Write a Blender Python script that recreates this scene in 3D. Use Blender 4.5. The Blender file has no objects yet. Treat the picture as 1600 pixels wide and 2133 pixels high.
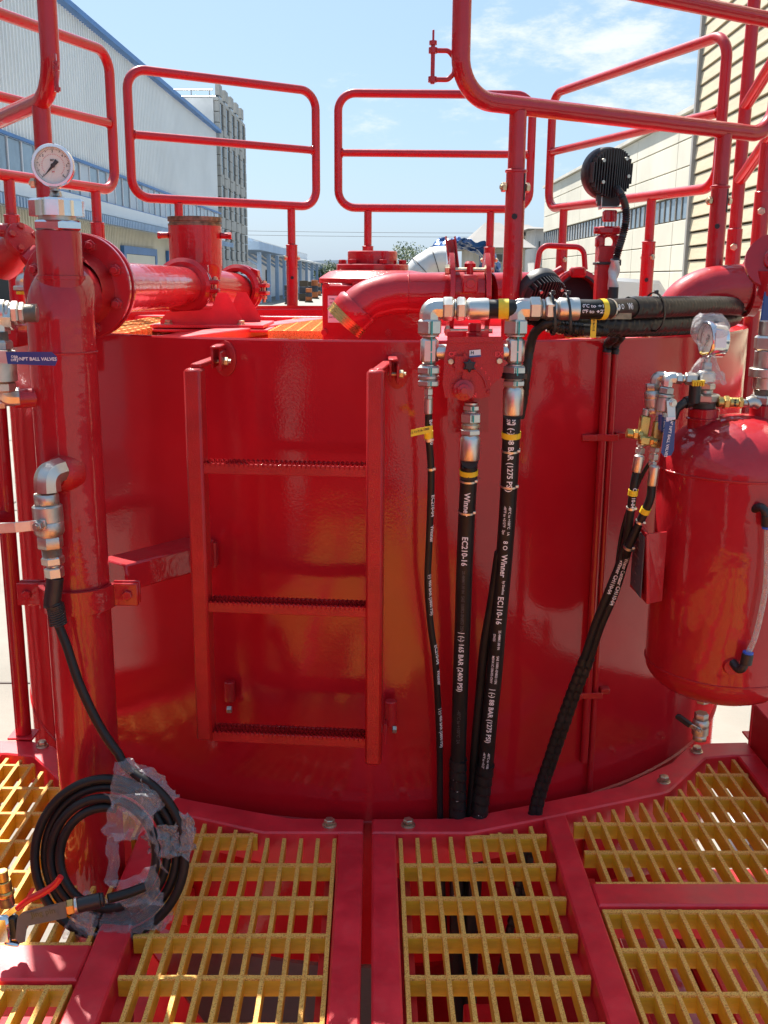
import bpy, math, random
from mathutils import Vector as V, Matrix, noise
random.seed(7)
PI = math.pi
sc = bpy.context.scene
# ------------------------------------------------------------ camera, sky, sun, exposure
F = 2100.0; CAM = V((0, 0, 1.25)); PIT = math.atan(486.5/2100); YAW = .012; ROLL = .008
_f0 = V((math.sin(YAW), math.cos(YAW), 0)); _r0 = V((math.cos(YAW), -math.sin(YAW), 0)); _z = V((0, 0, 1))
FW = _f0*math.cos(PIT)-_z*math.sin(PIT); _u0 = _f0*math.sin(PIT)+_z*math.cos(PIT)
UP = _u0*math.cos(ROLL)-_r0*math.sin(ROLL); RT = _r0*math.cos(ROLL)+_u0*math.sin(ROLL)
cd = bpy.data.cameras.new('camera'); cam = bpy.data.objects.new('camera', cd); sc.collection.objects.link(cam)
cam.matrix_world = Matrix(((RT.x, UP.x, -FW.x, CAM.x), (RT.y, UP.y, -FW.y, CAM.y), (RT.z, UP.z, -FW.z, CAM.z), (0, 0, 0, 1)))
cd.sensor_fit = 'VERTICAL'; cd.sensor_height = 36; cd.lens = F/2133*36; cd.clip_start = .02; cd.clip_end = 3000
sc.camera = cam
SUN_EL, SUN_AZ = math.radians(54), math.radians(-21.5)      # azimuth from +Y, negative = to the left
SD = V((math.sin(SUN_AZ)*math.cos(SUN_EL), math.cos(SUN_AZ)*math.cos(SUN_EL), math.sin(SUN_EL)))
sd = bpy.data.lights.new('sun', 'SUN'); sd.energy = 5.0; sd.angle = math.radians(.53); sd.color = (1, .95, .87)
so = bpy.data.objects.new('sun', sd); sc.collection.objects.link(so); so.rotation_euler = SD.to_track_quat('Z', 'Y').to_euler()
so.location = (0, 0, 30)
sc.view_settings.view_transform = 'Standard'; sc.view_settings.look = 'None'
sc.view_settings.exposure = 1.28; sc.view_settings.gamma = 1; sc.view_settings.use_curve_mapping = False
w = bpy.data.worlds.new('World'); sc.world = w; w.use_nodes = True
nt = w.node_tree; N = nt.nodes; L = nt.links; N.clear()
out = N.new('ShaderNodeOutputWorld'); bg = N.new('ShaderNodeBackground'); sky = N.new('ShaderNodeTexSky')
sky.sky_type = 'NISHITA'; sky.sun_disc = False; sky.sun_elevation = SUN_EL; sky.sun_rotation = SUN_AZ
sky.air_density = 1.0; sky.dust_density = 1.6; sky.ozone_density = 1.2
bg.inputs['Strength'].default_value = .064
tc = N.new('ShaderNodeTexCoord'); mp = N.new('ShaderNodeMapping'); mp.inputs['Scale'].default_value = (1, 1, 2.6)
nz = N.new('ShaderNodeTexNoise'); nz.inputs['Scale'].default_value = 10; nz.inputs['Detail'].default_value = 11; nz.inputs['Roughness'].default_value = .66
L.new(tc.outputs['Generated'], mp.inputs['Vector']); L.new(mp.outputs['Vector'], nz.inputs['Vector'])
def cloud_bank(d, width):
    vm = N.new('ShaderNodeVectorMath'); vm.operation = 'DISTANCE'; vm.inputs[1].default_value = d
    nr = N.new('ShaderNodeVectorMath'); nr.operation = 'NORMALIZE'
    L.new(tc.outputs['Generated'], nr.inputs[0]); L.new(nr.outputs['Vector'], vm.inputs[0])
    mr = N.new('ShaderNodeMapRange'); mr.interpolation_type = 'SMOOTHSTEP'
    mr.inputs['From Min'].default_value = width; mr.inputs['From Max'].default_value = 0; mr.inputs['To Max'].default_value = 1
    L.new(vm.outputs['Value'], mr.inputs['Value']); return mr.outputs['Result']
def _dir(x, y): return (FW*F+RT*(x-800)-UP*(y-1066.5)).normalized()
acc = None
for dd, ww, kk in ((_dir(1230, 60), .21, 1.12), (_dir(1050, 150), .15, .85), (_dir(800, 215), .10, .75), (_dir(690, 200), .07, .6), (_dir(1330, 30), .12, .7), (_dir(1150, -20), .12, .6),
                   (V((.8, -.5, .35)).normalized(), .5, .7), (V((-.6, -.7, .4)).normalized(), .5, .7), (V((-.7, .5, .7)).normalized(), .35, .5)):
    c = cloud_bank(dd, ww); m = N.new('ShaderNodeMath'); m.operation = 'MULTIPLY'; m.inputs[1].default_value = kk; L.new(c, m.inputs[0])
    if acc is None: acc = m.outputs[0]
    else:
        a = N.new('ShaderNodeMath'); a.operation = 'MAXIMUM'; L.new(acc, a.inputs[0]); L.new(m.outputs[0], a.inputs[1]); acc = a.outputs[0]
ad = N.new('ShaderNodeMath'); ad.operation = 'MULTIPLY_ADD'; ad.inputs[1].default_value = .34; L.new(acc, ad.inputs[0]); L.new(nz.outputs['Fac'], ad.inputs[2])
cr = N.new('ShaderNodeMapRange'); cr.interpolation_type = 'SMOOTHSTEP'; cr.inputs['From Min'].default_value = .70; cr.inputs['From Max'].default_value = .94; cr.inputs['To Max'].default_value = .92
L.new(ad.outputs[0], cr.inputs['Value'])
hz = N.new('ShaderNodeMix'); hz.data_type = 'RGBA'; hz.inputs['Factor'].default_value = .6; hz.inputs['B'].default_value = (2.7, 4.5, 6.7, 1)
L.new(sky.outputs['Color'], hz.inputs['A'])
mx = N.new('ShaderNodeMix'); mx.data_type = 'RGBA'; mx.inputs['B'].default_value = (6.6, 7.0, 7.4, 1)
L.new(cr.outputs['Result'], mx.inputs['Factor']); L.new(hz.outputs['Result'], mx.inputs['A'])
L.new(mx.outputs['Result'], bg.inputs['Color']); L.new(bg.outputs[0], out.inputs[0])

# ------------------------------------------------------------ helpers
def at(x, y, Y=None, z=None, X=None):
    """world point seen at photo pixel (x, y) at forward distance Y, height z or side distance X"""
    d = FW*F+RT*(x-800)-UP*(y-1066.5)
    t = (Y-CAM.y)/d.y if Y is not None else (z-CAM.z)/d.z if z is not None else (X-CAM.x)/d.x
    return CAM+d*t
def basis(ax, ref=None):
    ax = V(ax).normalized(); ref = V(ref) if ref else (V((0, 0, 1)) if abs(ax.z) < .9 else V((0, -1, 0)))
    a = (ref-ax*ref.dot(ax)).normalized(); return ax, a, ax.cross(a)
class MB:
    def __init__(s): s.v = []; s.f = []
    def add(s, v, f):
        n = len(s.v); s.v += [V(p) for p in v]; s.f += [[i+n for i in q] for q in f]; return s
    def box(s, c, size, R=None, b=0):
        hx, hy, hz_ = [q/2 for q in size]; c = V(c); b = min(b, hx*.8, hy*.8, hz_*.8); tr = (lambda p: c+(R @ V(p) if R else V(p)))
        if b <= 0:
            vs = [tr((x*hx, y*hy, z*hz_)) for x in (-1, 1) for y in (-1, 1) for z in (-1, 1)]
            return s.add(vs, [(0, 1, 3, 2), (4, 6, 7, 5), (0, 4, 5, 1), (2, 3, 7, 6), (0, 2, 6, 4), (1, 5, 7, 3)])
        vs = []; ix = {}
        for x in (-1, 1):
            for y in (-1, 1):
                for z in (-1, 1):
                    for k in range(3):
                        e = [hx-b, hy-b, hz_-b]; e[k] += b; ix[(x, y, z, k)] = len(vs); vs.append(tr((x*e[0], y*e[1], z*e[2])))
        fs = []
        for k in range(3):
            i, j = (k+1) % 3, (k+2) % 3
            for sg in (-1, 1):
                q = []
                for u, w_ in ((-1, -1), (1, -1), (1, 1), (-1, 1)):
                    t = [0, 0, 0]; t[k] = sg; t[i] = u; t[j] = w_; q.append(ix[(*t, k)])
                fs.append(q if sg > 0 else q[::-1])
            for u in (-1, 1):
                for w_ in (-1, 1):      # edge parallel to k
                    q = []
                    for kk, t_ in ((i, -1), (i, 1), (j, 1), (j, -1)):
                        t = [0, 0, 0]; t[k] = t_; t[i] = u; t[j] = w_; q.append(ix[(*t, kk)])
                    fs.append(q if u*w_ < 0 else q[::-1])
        for x in (-1, 1):
            for y in (-1, 1):
                for z in (-1, 1):
                    q = [ix[(x, y, z, k)] for k in range(3)]; fs.append(q if x*y*z > 0 else q[::-1])
        return s.add(vs, fs)
    def bar(s, a, b_, wd, ht, up=(0, 0, 1), b=0):
        a = V(a); b_ = V(b_); d, u, r = basis(b_-a, up); R = Matrix((d, r, u)).transposed()
        return s.box((a+b_)/2, ((b_-a).length, wd, ht), R, b)
    def lathe(s, prof, o, ax, seg=28, rot=0, ref=None, caps=True, sx=1, sy=1):
        d, a, b_ = basis(ax, ref); o = V(o); vs = []; fs = []
        for h, r in prof:
            for i in range(seg):
                t = 2*PI*i/seg+rot; vs.append(o+d*h+(a*math.cos(t)*sx+b_*math.sin(t)*sy)*r)
        for k in range(len(prof)-1):
            for i in range(seg):
                j = (i+1) % seg; fs.append((k*seg+i, k*seg+j, (k+1)*seg+j, (k+1)*seg+i))
        if caps:
            if prof[0][1] > 1e-6: fs.append(tuple(range(seg))[::-1])
            if prof[-1][1] > 1e-6: fs.append(tuple(range((len(prof)-1)*seg, len(prof)*seg)))
        return s.add(vs, fs)
    def cyl(s, a, b_, r, seg=24, c=0):
        a = V(a); b_ = V(b_); h = (b_-a).length
        return s.lathe([(0, r-c), (c, r), (h-c, r), (h, r-c)] if c else [(0, r), (h, r)], a, b_-a, seg)
    def hexn(s, a, b_, r, rot=.2, seg=6):
        a = V(a); b_ = V(b_); h = (b_-a).length; c = min(r*.14, h*.2)
        return s.lathe([(0, r-c), (c, r), (h-c, r), (h, r-c)], a, b_-a, seg, rot)
    def tube(s, pts, r, seg=14, closed=False, rf=None, caps=True):
        pts = [V(p) for p in pts]; n = len(pts); vs = []; fs = []; S = 0
        T = []
        for i in range(n):
            q = pts[(i+1) % n]-pts[i-1] if closed else pts[min(i+1, n-1)]-pts[max(i-1, 0)]
            T.append(q.normalized())
        _, a, b_ = basis(T[0])
        for i in range(n):
            if i: S += (pts[i]-pts[i-1]).length
            a = (a-T[i]*a.dot(T[i])).normalized(); b_ = T[i].cross(a)
            for k in range(seg):
                t = 2*PI*k/seg; rr = rf(S, t) if rf else r
                vs.append(pts[i]+(a*math.cos(t)+b_*math.sin(t))*rr)
        for i in range(n if closed else n-1):
            for k in range(seg):
                j = (k+1) % seg; i2 = (i+1) % n; fs.append((i*seg+k, i*seg+j, i2*seg+j, i2*seg+k))
        if not closed and caps: fs += [tuple(range(seg))[::-1], tuple(range((n-1)*seg, n*seg))]
        return s.add(vs, fs)
    def prism(s, poly, z0, z1, b=0, fr=None):
        """poly: list of (x, y) counter-clockwise; fr maps (x,y,z) to world"""
        fr = fr or (lambda x, y, z: V((x, y, z))); n = len(poly)
        area = sum(poly[i][0]*poly[(i+1) % n][1]-poly[(i+1) % n][0]*poly[i][1] for i in range(n))
        if area < 0: poly = poly[::-1]
        rings = [(z0, poly)]
        if b:
            ins = []
            for i in range(n):
                p0, p1, p2 = V(poly[i-1]), V(poly[i]), V(poly[(i+1) % n])
                d1 = (p1-p0).normalized(); d2 = (p2-p1).normalized(); n1 = V((-d1.y, d1.x)); n2 = V((-d2.y, d2.x))
                m_ = (n1+n2); m_ = m_/max(.3, m_.dot(n1)); ins.append(tuple(p1+m_*b))
            rings += [(z1-b, poly), (z1, ins)]
        else: rings += [(z1, poly)]
        vs = [fr(x, y, z) for z, pl in rings for x, y in pl]; fs = [tuple(range(n))[::-1]]
        for k in range(len(rings)-1):
            for i in range(n):
                j = (i+1) % n; fs.append((k*n+i, k*n+j, (k+1)*n+j, (k+1)*n+i))
        fs.append(tuple(range((len(rings)-1)*n, len(rings)*n))); return s.add(vs, fs)
    def grid(s, fn, nu, nv):
        vs = [fn(i/nu, j/nv) for i in range(nu+1) for j in range(nv+1)]
        return s.add(vs, [(i*(nv+1)+j, (i+1)*(nv+1)+j, (i+1)*(nv+1)+j+1, i*(nv+1)+j+1) for i in range(nu) for j in range(nv)])
    def build(s, name, mat, parent=None, ang=38, smooth=True, origin=None):
        o0 = wloc(parent) if parent else V(origin if origin else (0, 0, 0))
        me = bpy.data.meshes.new(name); me.from_pydata([tuple(p-o0) for p in s.v], [], s.f); me.update()
        me.materials.append(MAT[mat] if isinstance(mat, str) else mat)
        if smooth:
            me.polygons.foreach_set('use_smooth', [True]*len(me.polygons)); me.set_sharp_from_angle(angle=math.radians(ang))
        o = bpy.data.objects.new(name, me); sc.collection.objects.link(o)
        if parent: o.parent = parent
        else: o.location = o0
        return o
def wloc(o):
    p = V(o.location)
    while o.parent: o = o.parent; p += V(o.location)
    return p
def tag(o, label=None, cat=None, group=None, kind=None):
    for k, q in (('label', label), ('category', cat), ('group', group), ('kind', kind)):
        if q: o[k] = q
    return o
def thing(name, label, cat, loc=(0, 0, 0), group=None):
    o = bpy.data.objects.new(name, None); sc.collection.objects.link(o); o.location = V(loc); o.empty_display_size = .1
    return tag(o, label, cat, group)
def copy_tree(o, off, parent=None):
    c = o.copy(); sc.collection.objects.link(c)
    if parent: c.parent = parent
    else: c.location = V(o.location)+V(off)
    for ch in list(o.children): copy_tree(ch, off, c)
    return c
def fillet(pts, r, n=7, closed=False):
    pts = [V(p) for p in pts]; res = []; N_ = len(pts)
    for i in range(N_):
        if not closed and i in (0, N_-1): res.append(pts[i]); continue
        a, p, b_ = pts[i-1], pts[i], pts[(i+1) % N_]; d1 = (a-p).normalized(); d2 = (b_-p).normalized()
        th = d1.angle(d2)
        if th > 3.1: res.append(p); continue
        t = min(r/math.tan(th/2), (a-p).length*.49, (b_-p).length*.49); p1 = p+d1*t; p2 = p+d2*t
        c = p+(d1+d2).normalized()*(t/math.cos(th/2)); u = p1-c; w_ = p2-c; om = u.angle(w_)
        for k in range(n+1):
            s_ = k/n; res.append(c+(u*math.sin((1-s_)*om)+w_*math.sin(s_*om))/math.sin(om))
    return res
def spline(pts, step=.01):
    pts = [V(p) for p in pts]; q = [pts[0]*2-pts[1]]+pts+[pts[-1]*2-pts[-2]]; res = []
    for i in range(1, len(q)-2):
        n = max(2, int((q[i+1]-q[i]).length/step))
        for k in range(n):
            t = k/n; t2 = t*t; t3 = t2*t
            res.append(.5*((2*q[i])+(q[i+1]-q[i-1])*t+(2*q[i-1]-5*q[i]+4*q[i+1]-q[i+2])*t2+(3*q[i]-q[i-1]-3*q[i+1]+q[i+2])*t3))
    res.append(pts[-1]); return res
def arc(c, u, w_, r, t0, t1, n=16):
    c = V(c); u = V(u); w_ = V(w_); return [c+(u*math.cos(t0+(t1-t0)*k/n)+w_*math.sin(t0+(t1-t0)*k/n))*r for k in range(n+1)]
def text_mesh(s, size, align='LEFT', cut=0):
    cu = bpy.data.curves.new('lettering', 'FONT'); cu.body = s; cu.size = size; cu.align_x = align; cu.align_y = 'CENTER'; cu.resolution_u = 2; cu.extrude = 0; cu.offset = size*.018
    o = bpy.data.objects.new('lettering', cu); sc.collection.objects.link(o); bpy.context.view_layer.update()
    dg = bpy.context.evaluated_depsgraph_get(); me = bpy.data.meshes.new_from_object(o.evaluated_get(dg))
    if cut:
        import bmesh
        bm = bmesh.new(); bm.from_mesh(me); k = -size*.7
        while k < size*.7: bmesh.ops.bisect_plane(bm, geom=bm.verts[:]+bm.edges[:]+bm.faces[:], plane_co=(0, k, 0), plane_no=(0, 1, 0)); k += cut
        bm.to_mesh(me); bm.free()
    vs = [tuple(v.co) for v in me.vertices]; fs = [tuple(p.vertices) for p in me.polygons]
    bpy.data.objects.remove(o); bpy.data.curves.remove(cu); bpy.data.meshes.remove(me); return vs, fs
def flat_text(s, size, o, xd, yd, mat, parent, align='CENTER', th=.0006, name='lettering'):
    vs, fs = text_mesh(s, size, align); o = V(o); xd = V(xd).normalized(); yd = V(yd).normalized(); n = xd.cross(yd); m = MB()
    m.add([o+xd*x+yd*y+n*th for x, y, z in vs], fs); return m.build(name, mat, parent, smooth=False)
def hose_text(s, size, path, s0, r, mat, parent, side=0, view=None, flip=1, name='lettering'):
    size *= 1.03; vs, fs = text_mesh(s, size, cut=r*.22); path = [V(p) for p in path]; cum = [0]
    for i in range(1, len(path)): cum.append(cum[-1]+(path[i]-path[i-1]).length)
    def ev(S):
        S = max(0, min(cum[-1]-1e-5, S)); lo = 0
        import bisect
        lo = min(max(0, bisect.bisect_right(cum, S)-1), len(path)-2); t = (S-cum[lo])/max(1e-9, cum[lo+1]-cum[lo])
        return path[lo].lerp(path[lo+1], t), (path[min(lo+2, len(path)-1)]-path[max(0, lo-1)]).normalized()
    m = MB(); q = []
    for x, y, z in vs:
        c, T = ev(s0+x*flip); n = (CAM-c) if view is None else V(view); n = (n-T*n.dot(T)).normalized(); b_ = n.cross(T)*flip
        a = y/r+side; q.append(c+(n*math.cos(a)+b_*math.sin(a))*(r+.0006))
    return m.add(q, fs).build(name, mat, parent, smooth=False)

# ------------------------------------------------------------ materials
MAT = {}
def newmat(name):
    m = bpy.data.materials.new(name); m.use_nodes = True; MAT[name] = m; return m, m.node_tree.nodes, m.node_tree.links, m.node_tree.nodes['Principled BSDF']
def pm(name, col, rough=.5, metal=0, coat=0, var=0, vs=8, bump=0, bs=200, bd=.001, col2=None, spec=.5, detail=4, rvar=0, wave=0, cior=1.5, dust=None, alpha=1, trans=0, ior=None, emit=None, stretch=None, crough=.05):
    m, n, l, p = newmat(name)
    p.inputs['Base Color'].default_value = (*col, 1); p.inputs['Roughness'].default_value = rough; p.inputs['Metallic'].default_value = metal
    p.inputs['Coat Weight'].default_value = coat; p.inputs['Coat Roughness'].default_value = crough; p.inputs['Specular IOR Level'].default_value = spec
    if trans: p.inputs['Transmission Weight'].default_value = trans
    if ior: p.inputs['IOR'].default_value = ior
    if alpha < 1: p.inputs['Alpha'].default_value = alpha
    t = n.new('ShaderNodeTexCoord'); src = t.outputs['Object']
    g = n.new('ShaderNodeNewGeometry'); src = g.outputs['Position']
    if stretch:
        mp_ = n.new('ShaderNodeMapping'); mp_.inputs['Scale'].default_value = stretch; l.new(src, mp_.inputs['Vector']); src = mp_.outputs['Vector']
    if var or col2:
        z = n.new('ShaderNodeTexNoise'); z.inputs['Scale'].default_value = vs; z.inputs['Detail'].default_value = detail; z.inputs['Roughness'].default_value = .6; l.new(src, z.inputs['Vector'])
        r = n.new('ShaderNodeMapRange'); r.inputs['From Min'].default_value = .35; r.inputs['From Max'].default_value = .65; l.new(z.outputs['Fac'], r.inputs['Value'])
        x = n.new('ShaderNodeMix'); x.data_type = 'RGBA'; x.inputs['A'].default_value = (*[c*(1-var) for c in col], 1)
        x.inputs['B'].default_value = (*(col2 if col2 else [min(1, c*(1+var)) for c in col]), 1)
        l.new(r.outputs['Result'], x.inputs['Factor']); l.new(x.outputs['Result'], p.inputs['Base Color'])
        if rvar:
            rr = n.new('ShaderNodeMapRange'); rr.inputs['To Min'].default_value = rough-rvar; rr.inputs['To Max'].default_value = rough+rvar
            l.new(r.outputs['Result'], rr.inputs['Value']); l.new(rr.outputs['Result'], p.inputs['Roughness'])
    if dust:      # settled dust and scuffs, own shape
        base = p.inputs['Base Color'].links[0].from_socket
        z = n.new('ShaderNodeTexNoise'); z.inputs['Scale'].default_value = dust[1]; z.inputs['Detail'].default_value = 9; z.inputs['Roughness'].default_value = .72; l.new(g.outputs['Position'], z.inputs['Vector'])
        r = n.new('ShaderNodeMapRange'); r.inputs['From Min'].default_value = .50; r.inputs['From Max'].default_value = .78; r.inputs['To Max'].default_value = dust[2]; l.new(z.outputs['Fac'], r.inputs['Value'])
        x = n.new('ShaderNodeMix'); x.data_type = 'RGBA'; x.inputs['B'].default_value = (*dust[0], 1); l.new(base, x.inputs['A']); l.new(r.outputs['Result'], x.inputs['Factor']); l.new(x.outputs['Result'], p.inputs['Base Color'])
    if cior != 1.5: p.inputs['Coat IOR'].default_value = cior
    if bump:
        z = n.new('ShaderNodeTexNoise'); z.inputs['Scale'].default_value = bs; z.inputs['Detail'].default_value = 2; l.new(src, z.inputs['Vector'])
        bp = n.new('ShaderNodeBump'); bp.inputs['Strength'].default_value = bump; bp.inputs['Distance'].default_value = bd
        l.new(z.outputs['Fac'], bp.inputs['Height'])
        if wave:
            z3 = n.new('ShaderNodeTexNoise'); z3.inputs['Scale'].default_value = wave[0]; z3.inputs['Detail'].default_value = 2; l.new(src, z3.inputs['Vector'])
            b3 = n.new('ShaderNodeBump'); b3.inputs['Strength'].default_value = 1; b3.inputs['Distance'].default_value = wave[1]; l.new(z3.outputs['Fac'], b3.inputs['Height']); l.new(b3.outputs['Normal'], bp.inputs['Normal'])
        l.new(bp.outputs['Normal'], p.inputs['Normal'])
        if coat: l.new(bp.outputs['Normal'], p.inputs['Coat Normal'])
    return m
RED = (.40, .009, .016)
pm('red', RED, .45, 0, .85, wave=(22, .0015), dust=((.38, .10, .09), 18, .15), var=.08, vs=6, bump=.25, bs=220, bd=.0005, rvar=.04, spec=.12)
pm('red_tank', (.47, .007, .015), .45, 0, 1, wave=(3.2, .006), cior=1.45, dust=((.50, .12, .10), 9, .04), var=.08, vs=2.5, bump=.40, bs=190, bd=.0005, rvar=.03, crough=.03, spec=.1)
pm('red_matte', (.76, .022, .036), .42, 0, .18, dust=((.62, .24, .20), 30, .13), spec=.6, var=.16, vs=9, bump=.4, bs=420, bd=.0006, rvar=.1, crough=.3)
pm('red_rough', (.42, .010, .013), .45, 0, .6, spec=.15, var=.12, vs=14, bump=.9, bs=420, bd=.001, rvar=.05, crough=.12)
pm('zinc', (.60, .58, .53), .34, .95, var=.08, vs=30, bump=.06, bs=400, bd=.0003, rvar=.05)
pm('steel', (.48, .46, .42), .38, .92, var=.12, vs=40, bump=.08, bs=300, bd=.0003, rvar=.06)
pm('chrome', (.72, .72, .72), .14, 1, var=.05, vs=30)
pm('cad_bolt', (.56, .49, .34), .38, .85, var=.25, vs=70, rvar=.1)
pm('brass', (.55, .38, .13), .34, .9, var=.2, vs=50, rvar=.1)
pm('bronze_thread', (.20, .15, .10), .45, .8, var=.5, vs=40)
pm('rubber', (.018, .018, .019), .48, var=.3, vs=20, bump=.5, bs=700, bd=.0005)
pm('hose_black', (.013, .013, .013), .42, spec=.3, var=.3, vs=12, bump=.25, bs=500, bd=.0004)
pm('wrap_black', (.016, .016, .016), .36, spec=.3, var=.25, vs=25, bump=.2, bs=200, bd=.0004)
pm('plastic_black', (.016, .016, .017), .4, var=.2, vs=30)
pm('lamp_black', (.022, .022, .024), .45, var=.2, vs=30, bump=.3, bs=600, bd=.0004)
pm('blue_grip', (.012, .045, .20), .38, coat=.3, var=.1, vs=20)
pm('blue_push', (.02, .12, .55), .35)
pm('white_print', (.80, .80, .80), .6)
pm('black_print', (.02, .02, .02), .6)
pm('grey_print', (.07, .07, .075), .55)
pm('teal_mark', (.02, .33, .30), .6)
pm('tape_yellow', (.80, .56, .02), .45, var=.06, vs=60)
pm('dial_face', (.78, .76, .70), .5)
pm('red_print', (.6, .02, .02), .6)
pm('gun_grey', (.10, .11, .13), .42, var=.1, vs=30)
pm('gun_red', (.62, .015, .02), .35, coat=.4)
pm('label_white', (.72, .71, .72), .4)
pm('frp_side', (.78, .44, .025), .42, 0, .15, dust=((.40, .20, .05), 14, .22), var=.08, vs=25, bump=.3, bs=160, bd=.0008, stretch=(1, 1, 5))
pm('ground', (.225, .212, .182), .85, var=.12, vs=1.4, bump=.5, bs=60, bd=.003, detail=8)
pm('tarp_blue', (.03, .12, .36), .35, coat=.2, var=.25, vs=1.5, bump=.6, bs=3, bd=.2)
pm('duct_silver', (.60, .60, .58), .4, .35, var=.15, vs=1.5, bump=.4, bs=2, bd=.1)
pm('leaf', (.07, .11, .03), .6, var=.4, vs=.7)
pm('trunk', (.10, .075, .05), .9)
pm('wh_wall', (.82, .83, .82), .55, var=.05, vs=.2, detail=8)
pm('wh_cream', (.74, .71, .60), .6, var=.07, vs=.3)
pm('blue_trim', (.05, .17, .42), .45, var=.12, vs=.6)
pm('blue_pale', (.30, .42, .58), .5, var=.1, vs=.6)
pm('grey_blue', (.52, .57, .62), .5, var=.06, vs=.3)
pm('stone', (.40, .385, .35), .8, var=.12, vs=.9, detail=8)
pm('stone_light', (.60, .59, .56), .75, var=.1, vs=.7, detail=8)
pm('win_dark', (.03, .04, .05), .12, 0, spec=.7)
pm('win_blue', (.16, .22, .28), .10, 0, spec=.9, var=.3, vs=.6)
pm('opening', (.025, .027, .03), .8)
pm('cream', (.70, .66, .55), .8, var=.10, vs=.35, detail=9, bump=.2, bs=4, bd=.02, stretch=(1, 1, .5))
pm('cream_plinth', (.62, .59, .52), .85, var=.14, vs=.5, detail=9)
pm('slat', (.66, .55, .38), .55, var=.07, vs=.5, detail=8, stretch=(1, 1, 5), bump=.3, bs=3, bd=.02)
pm('slat_trim', (.34, .32, .30), .5, var=.1, vs=1)
pm('roof_grey', (.20, .19, .18), .8, var=.1, vs=.5)
pm('van_white', (.74, .75, .74), .3, coat=.5)
pm('house_wall', (.48, .44, .38), .8, var=.12, vs=.3)
pm('clutter_dark', (.05, .05, .06), .7, var=.4, vs=1)
pm('clutter_orange', (.5, .14, .04), .7, var=.3, vs=1)
# FRP top: resin with embedded grit
m, n, l, p = newmat('frp_top')
g = n.new('ShaderNodeNewGeometry'); z1 = n.new('ShaderNodeTexNoise'); z1.inputs['Scale'].default_value = 420; z1.inputs['Detail'].default_value = 2
z2 = n.new('ShaderNodeTexNoise'); z2.inputs['Scale'].default_value = 11; z2.inputs['Detail'].default_value = 5
l.new(g.outputs['Position'], z1.inputs['Vector']); l.new(g.outputs['Position'], z2.inputs['Vector'])
r1 = n.new('ShaderNodeValToRGB'); l.new(z1.outputs['Fac'], r1.inputs['Fac'])
r1.color_ramp.elements[0].position = .33; r1.color_ramp.elements[0].color = (.50, .20, .05, 1)
r1.color_ramp.elements[1].position = .62; r1.color_ramp.elements[1].color = (.98, .58, .14, 1)
e = r1.color_ramp.elements.new(.45); e.color = (.90, .42, .07, 1)
x = n.new('ShaderNodeMix'); x.data_type = 'RGBA'; x.blend_type = 'MULTIPLY'; x.inputs['Factor'].default_value = .35
r2 = n.new('ShaderNodeValToRGB'); r2.color_ramp.elements[0].position = .36; r2.color_ramp.elements[0].color = (.72, .55, .50, 1); r2.color_ramp.elements[1].position = .6; r2.color_ramp.elements[1].color = (1.0, 1.0, 1.0, 1)
l.new(z2.outputs['Fac'], r2.inputs['Fac']); l.new(r1.outputs['Color'], x.inputs['A']); l.new(r2.outputs['Color'], x.inputs['B']); l.new(x.outputs['Result'], p.inputs['Base Color'])
bp = n.new('ShaderNodeBump'); bp.inputs['Strength'].default_value = 1; bp.inputs['Distance'].default_value = .0016; l.new(z1.outputs['Fac'], bp.inputs['Height']); l.new(bp.outputs['Normal'], p.inputs['Normal'])
p.inputs['Roughness'].default_value = .62
# clear plastics
def clear(name, tint, gl, rough, milky):
    m, n, l, p = newmat(name); o_ = n['Material Output']
    tr = n.new('ShaderNodeBsdfTransparent'); tr.inputs['Color'].default_value = (*tint, 1); p.inputs['Base Color'].default_value = (*milky, 1); p.inputs['Roughness'].default_value = rough
    p.inputs['Specular IOR Level'].default_value = 1.0
    g = n.new('ShaderNodeNewGeometry'); z = n.new('ShaderNodeTexNoise'); z.inputs['Scale'].default_value = 55; z.inputs['Detail'].default_value = 3; l.new(g.outputs['Position'], z.inputs['Vector'])
    bp = n.new('ShaderNodeBump'); bp.inputs['Strength'].default_value = .9; bp.inputs['Distance'].default_value = .012; l.new(z.outputs['Fac'], bp.inputs['Height']); l.new(bp.outputs['Normal'], p.inputs['Normal'])
    lw = n.new('ShaderNodeLayerWeight'); lw.inputs['Blend'].default_value = .35; l.new(bp.outputs['Normal'], lw.inputs['Normal'])
    r = n.new('ShaderNodeMapRange'); r.inputs['To Min'].default_value = gl; r.inputs['To Max'].default_value = min(1, gl+.34); l.new(lw.outputs['Facing'], r.inputs['Value'])
    mx_ = n.new('ShaderNodeMixShader'); l.new(r.outputs['Result'], mx_.inputs['Fac']); l.new(tr.outputs[0], mx_.inputs[1]); l.new(p.outputs[0], mx_.inputs[2]); l.new(mx_.outputs[0], o_.inputs['Surface'])
clear('film', (.94, .94, .95), .13, .06, (.74, .73, .74))
clear('film_grey', (.8, .8, .82), .40, .25, (.40, .38, .37))
clear('clear_tube', (.97, .93, .88), .28, .08, (.75, .70, .62))
clear('gauge_glass', (1, 1, 1), .03, .03, (.5, .5, .5))

# ------------------------------------------------------------ ground
ZG = -1.35
def structure(o): o['kind'] = 'structure'; return o
m = MB(); m.grid(lambda u, v: V((-900+1800*u, -500+2300*v, ZG)), 12, 12); structure(m.build('ground', 'ground', smooth=False))
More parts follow.
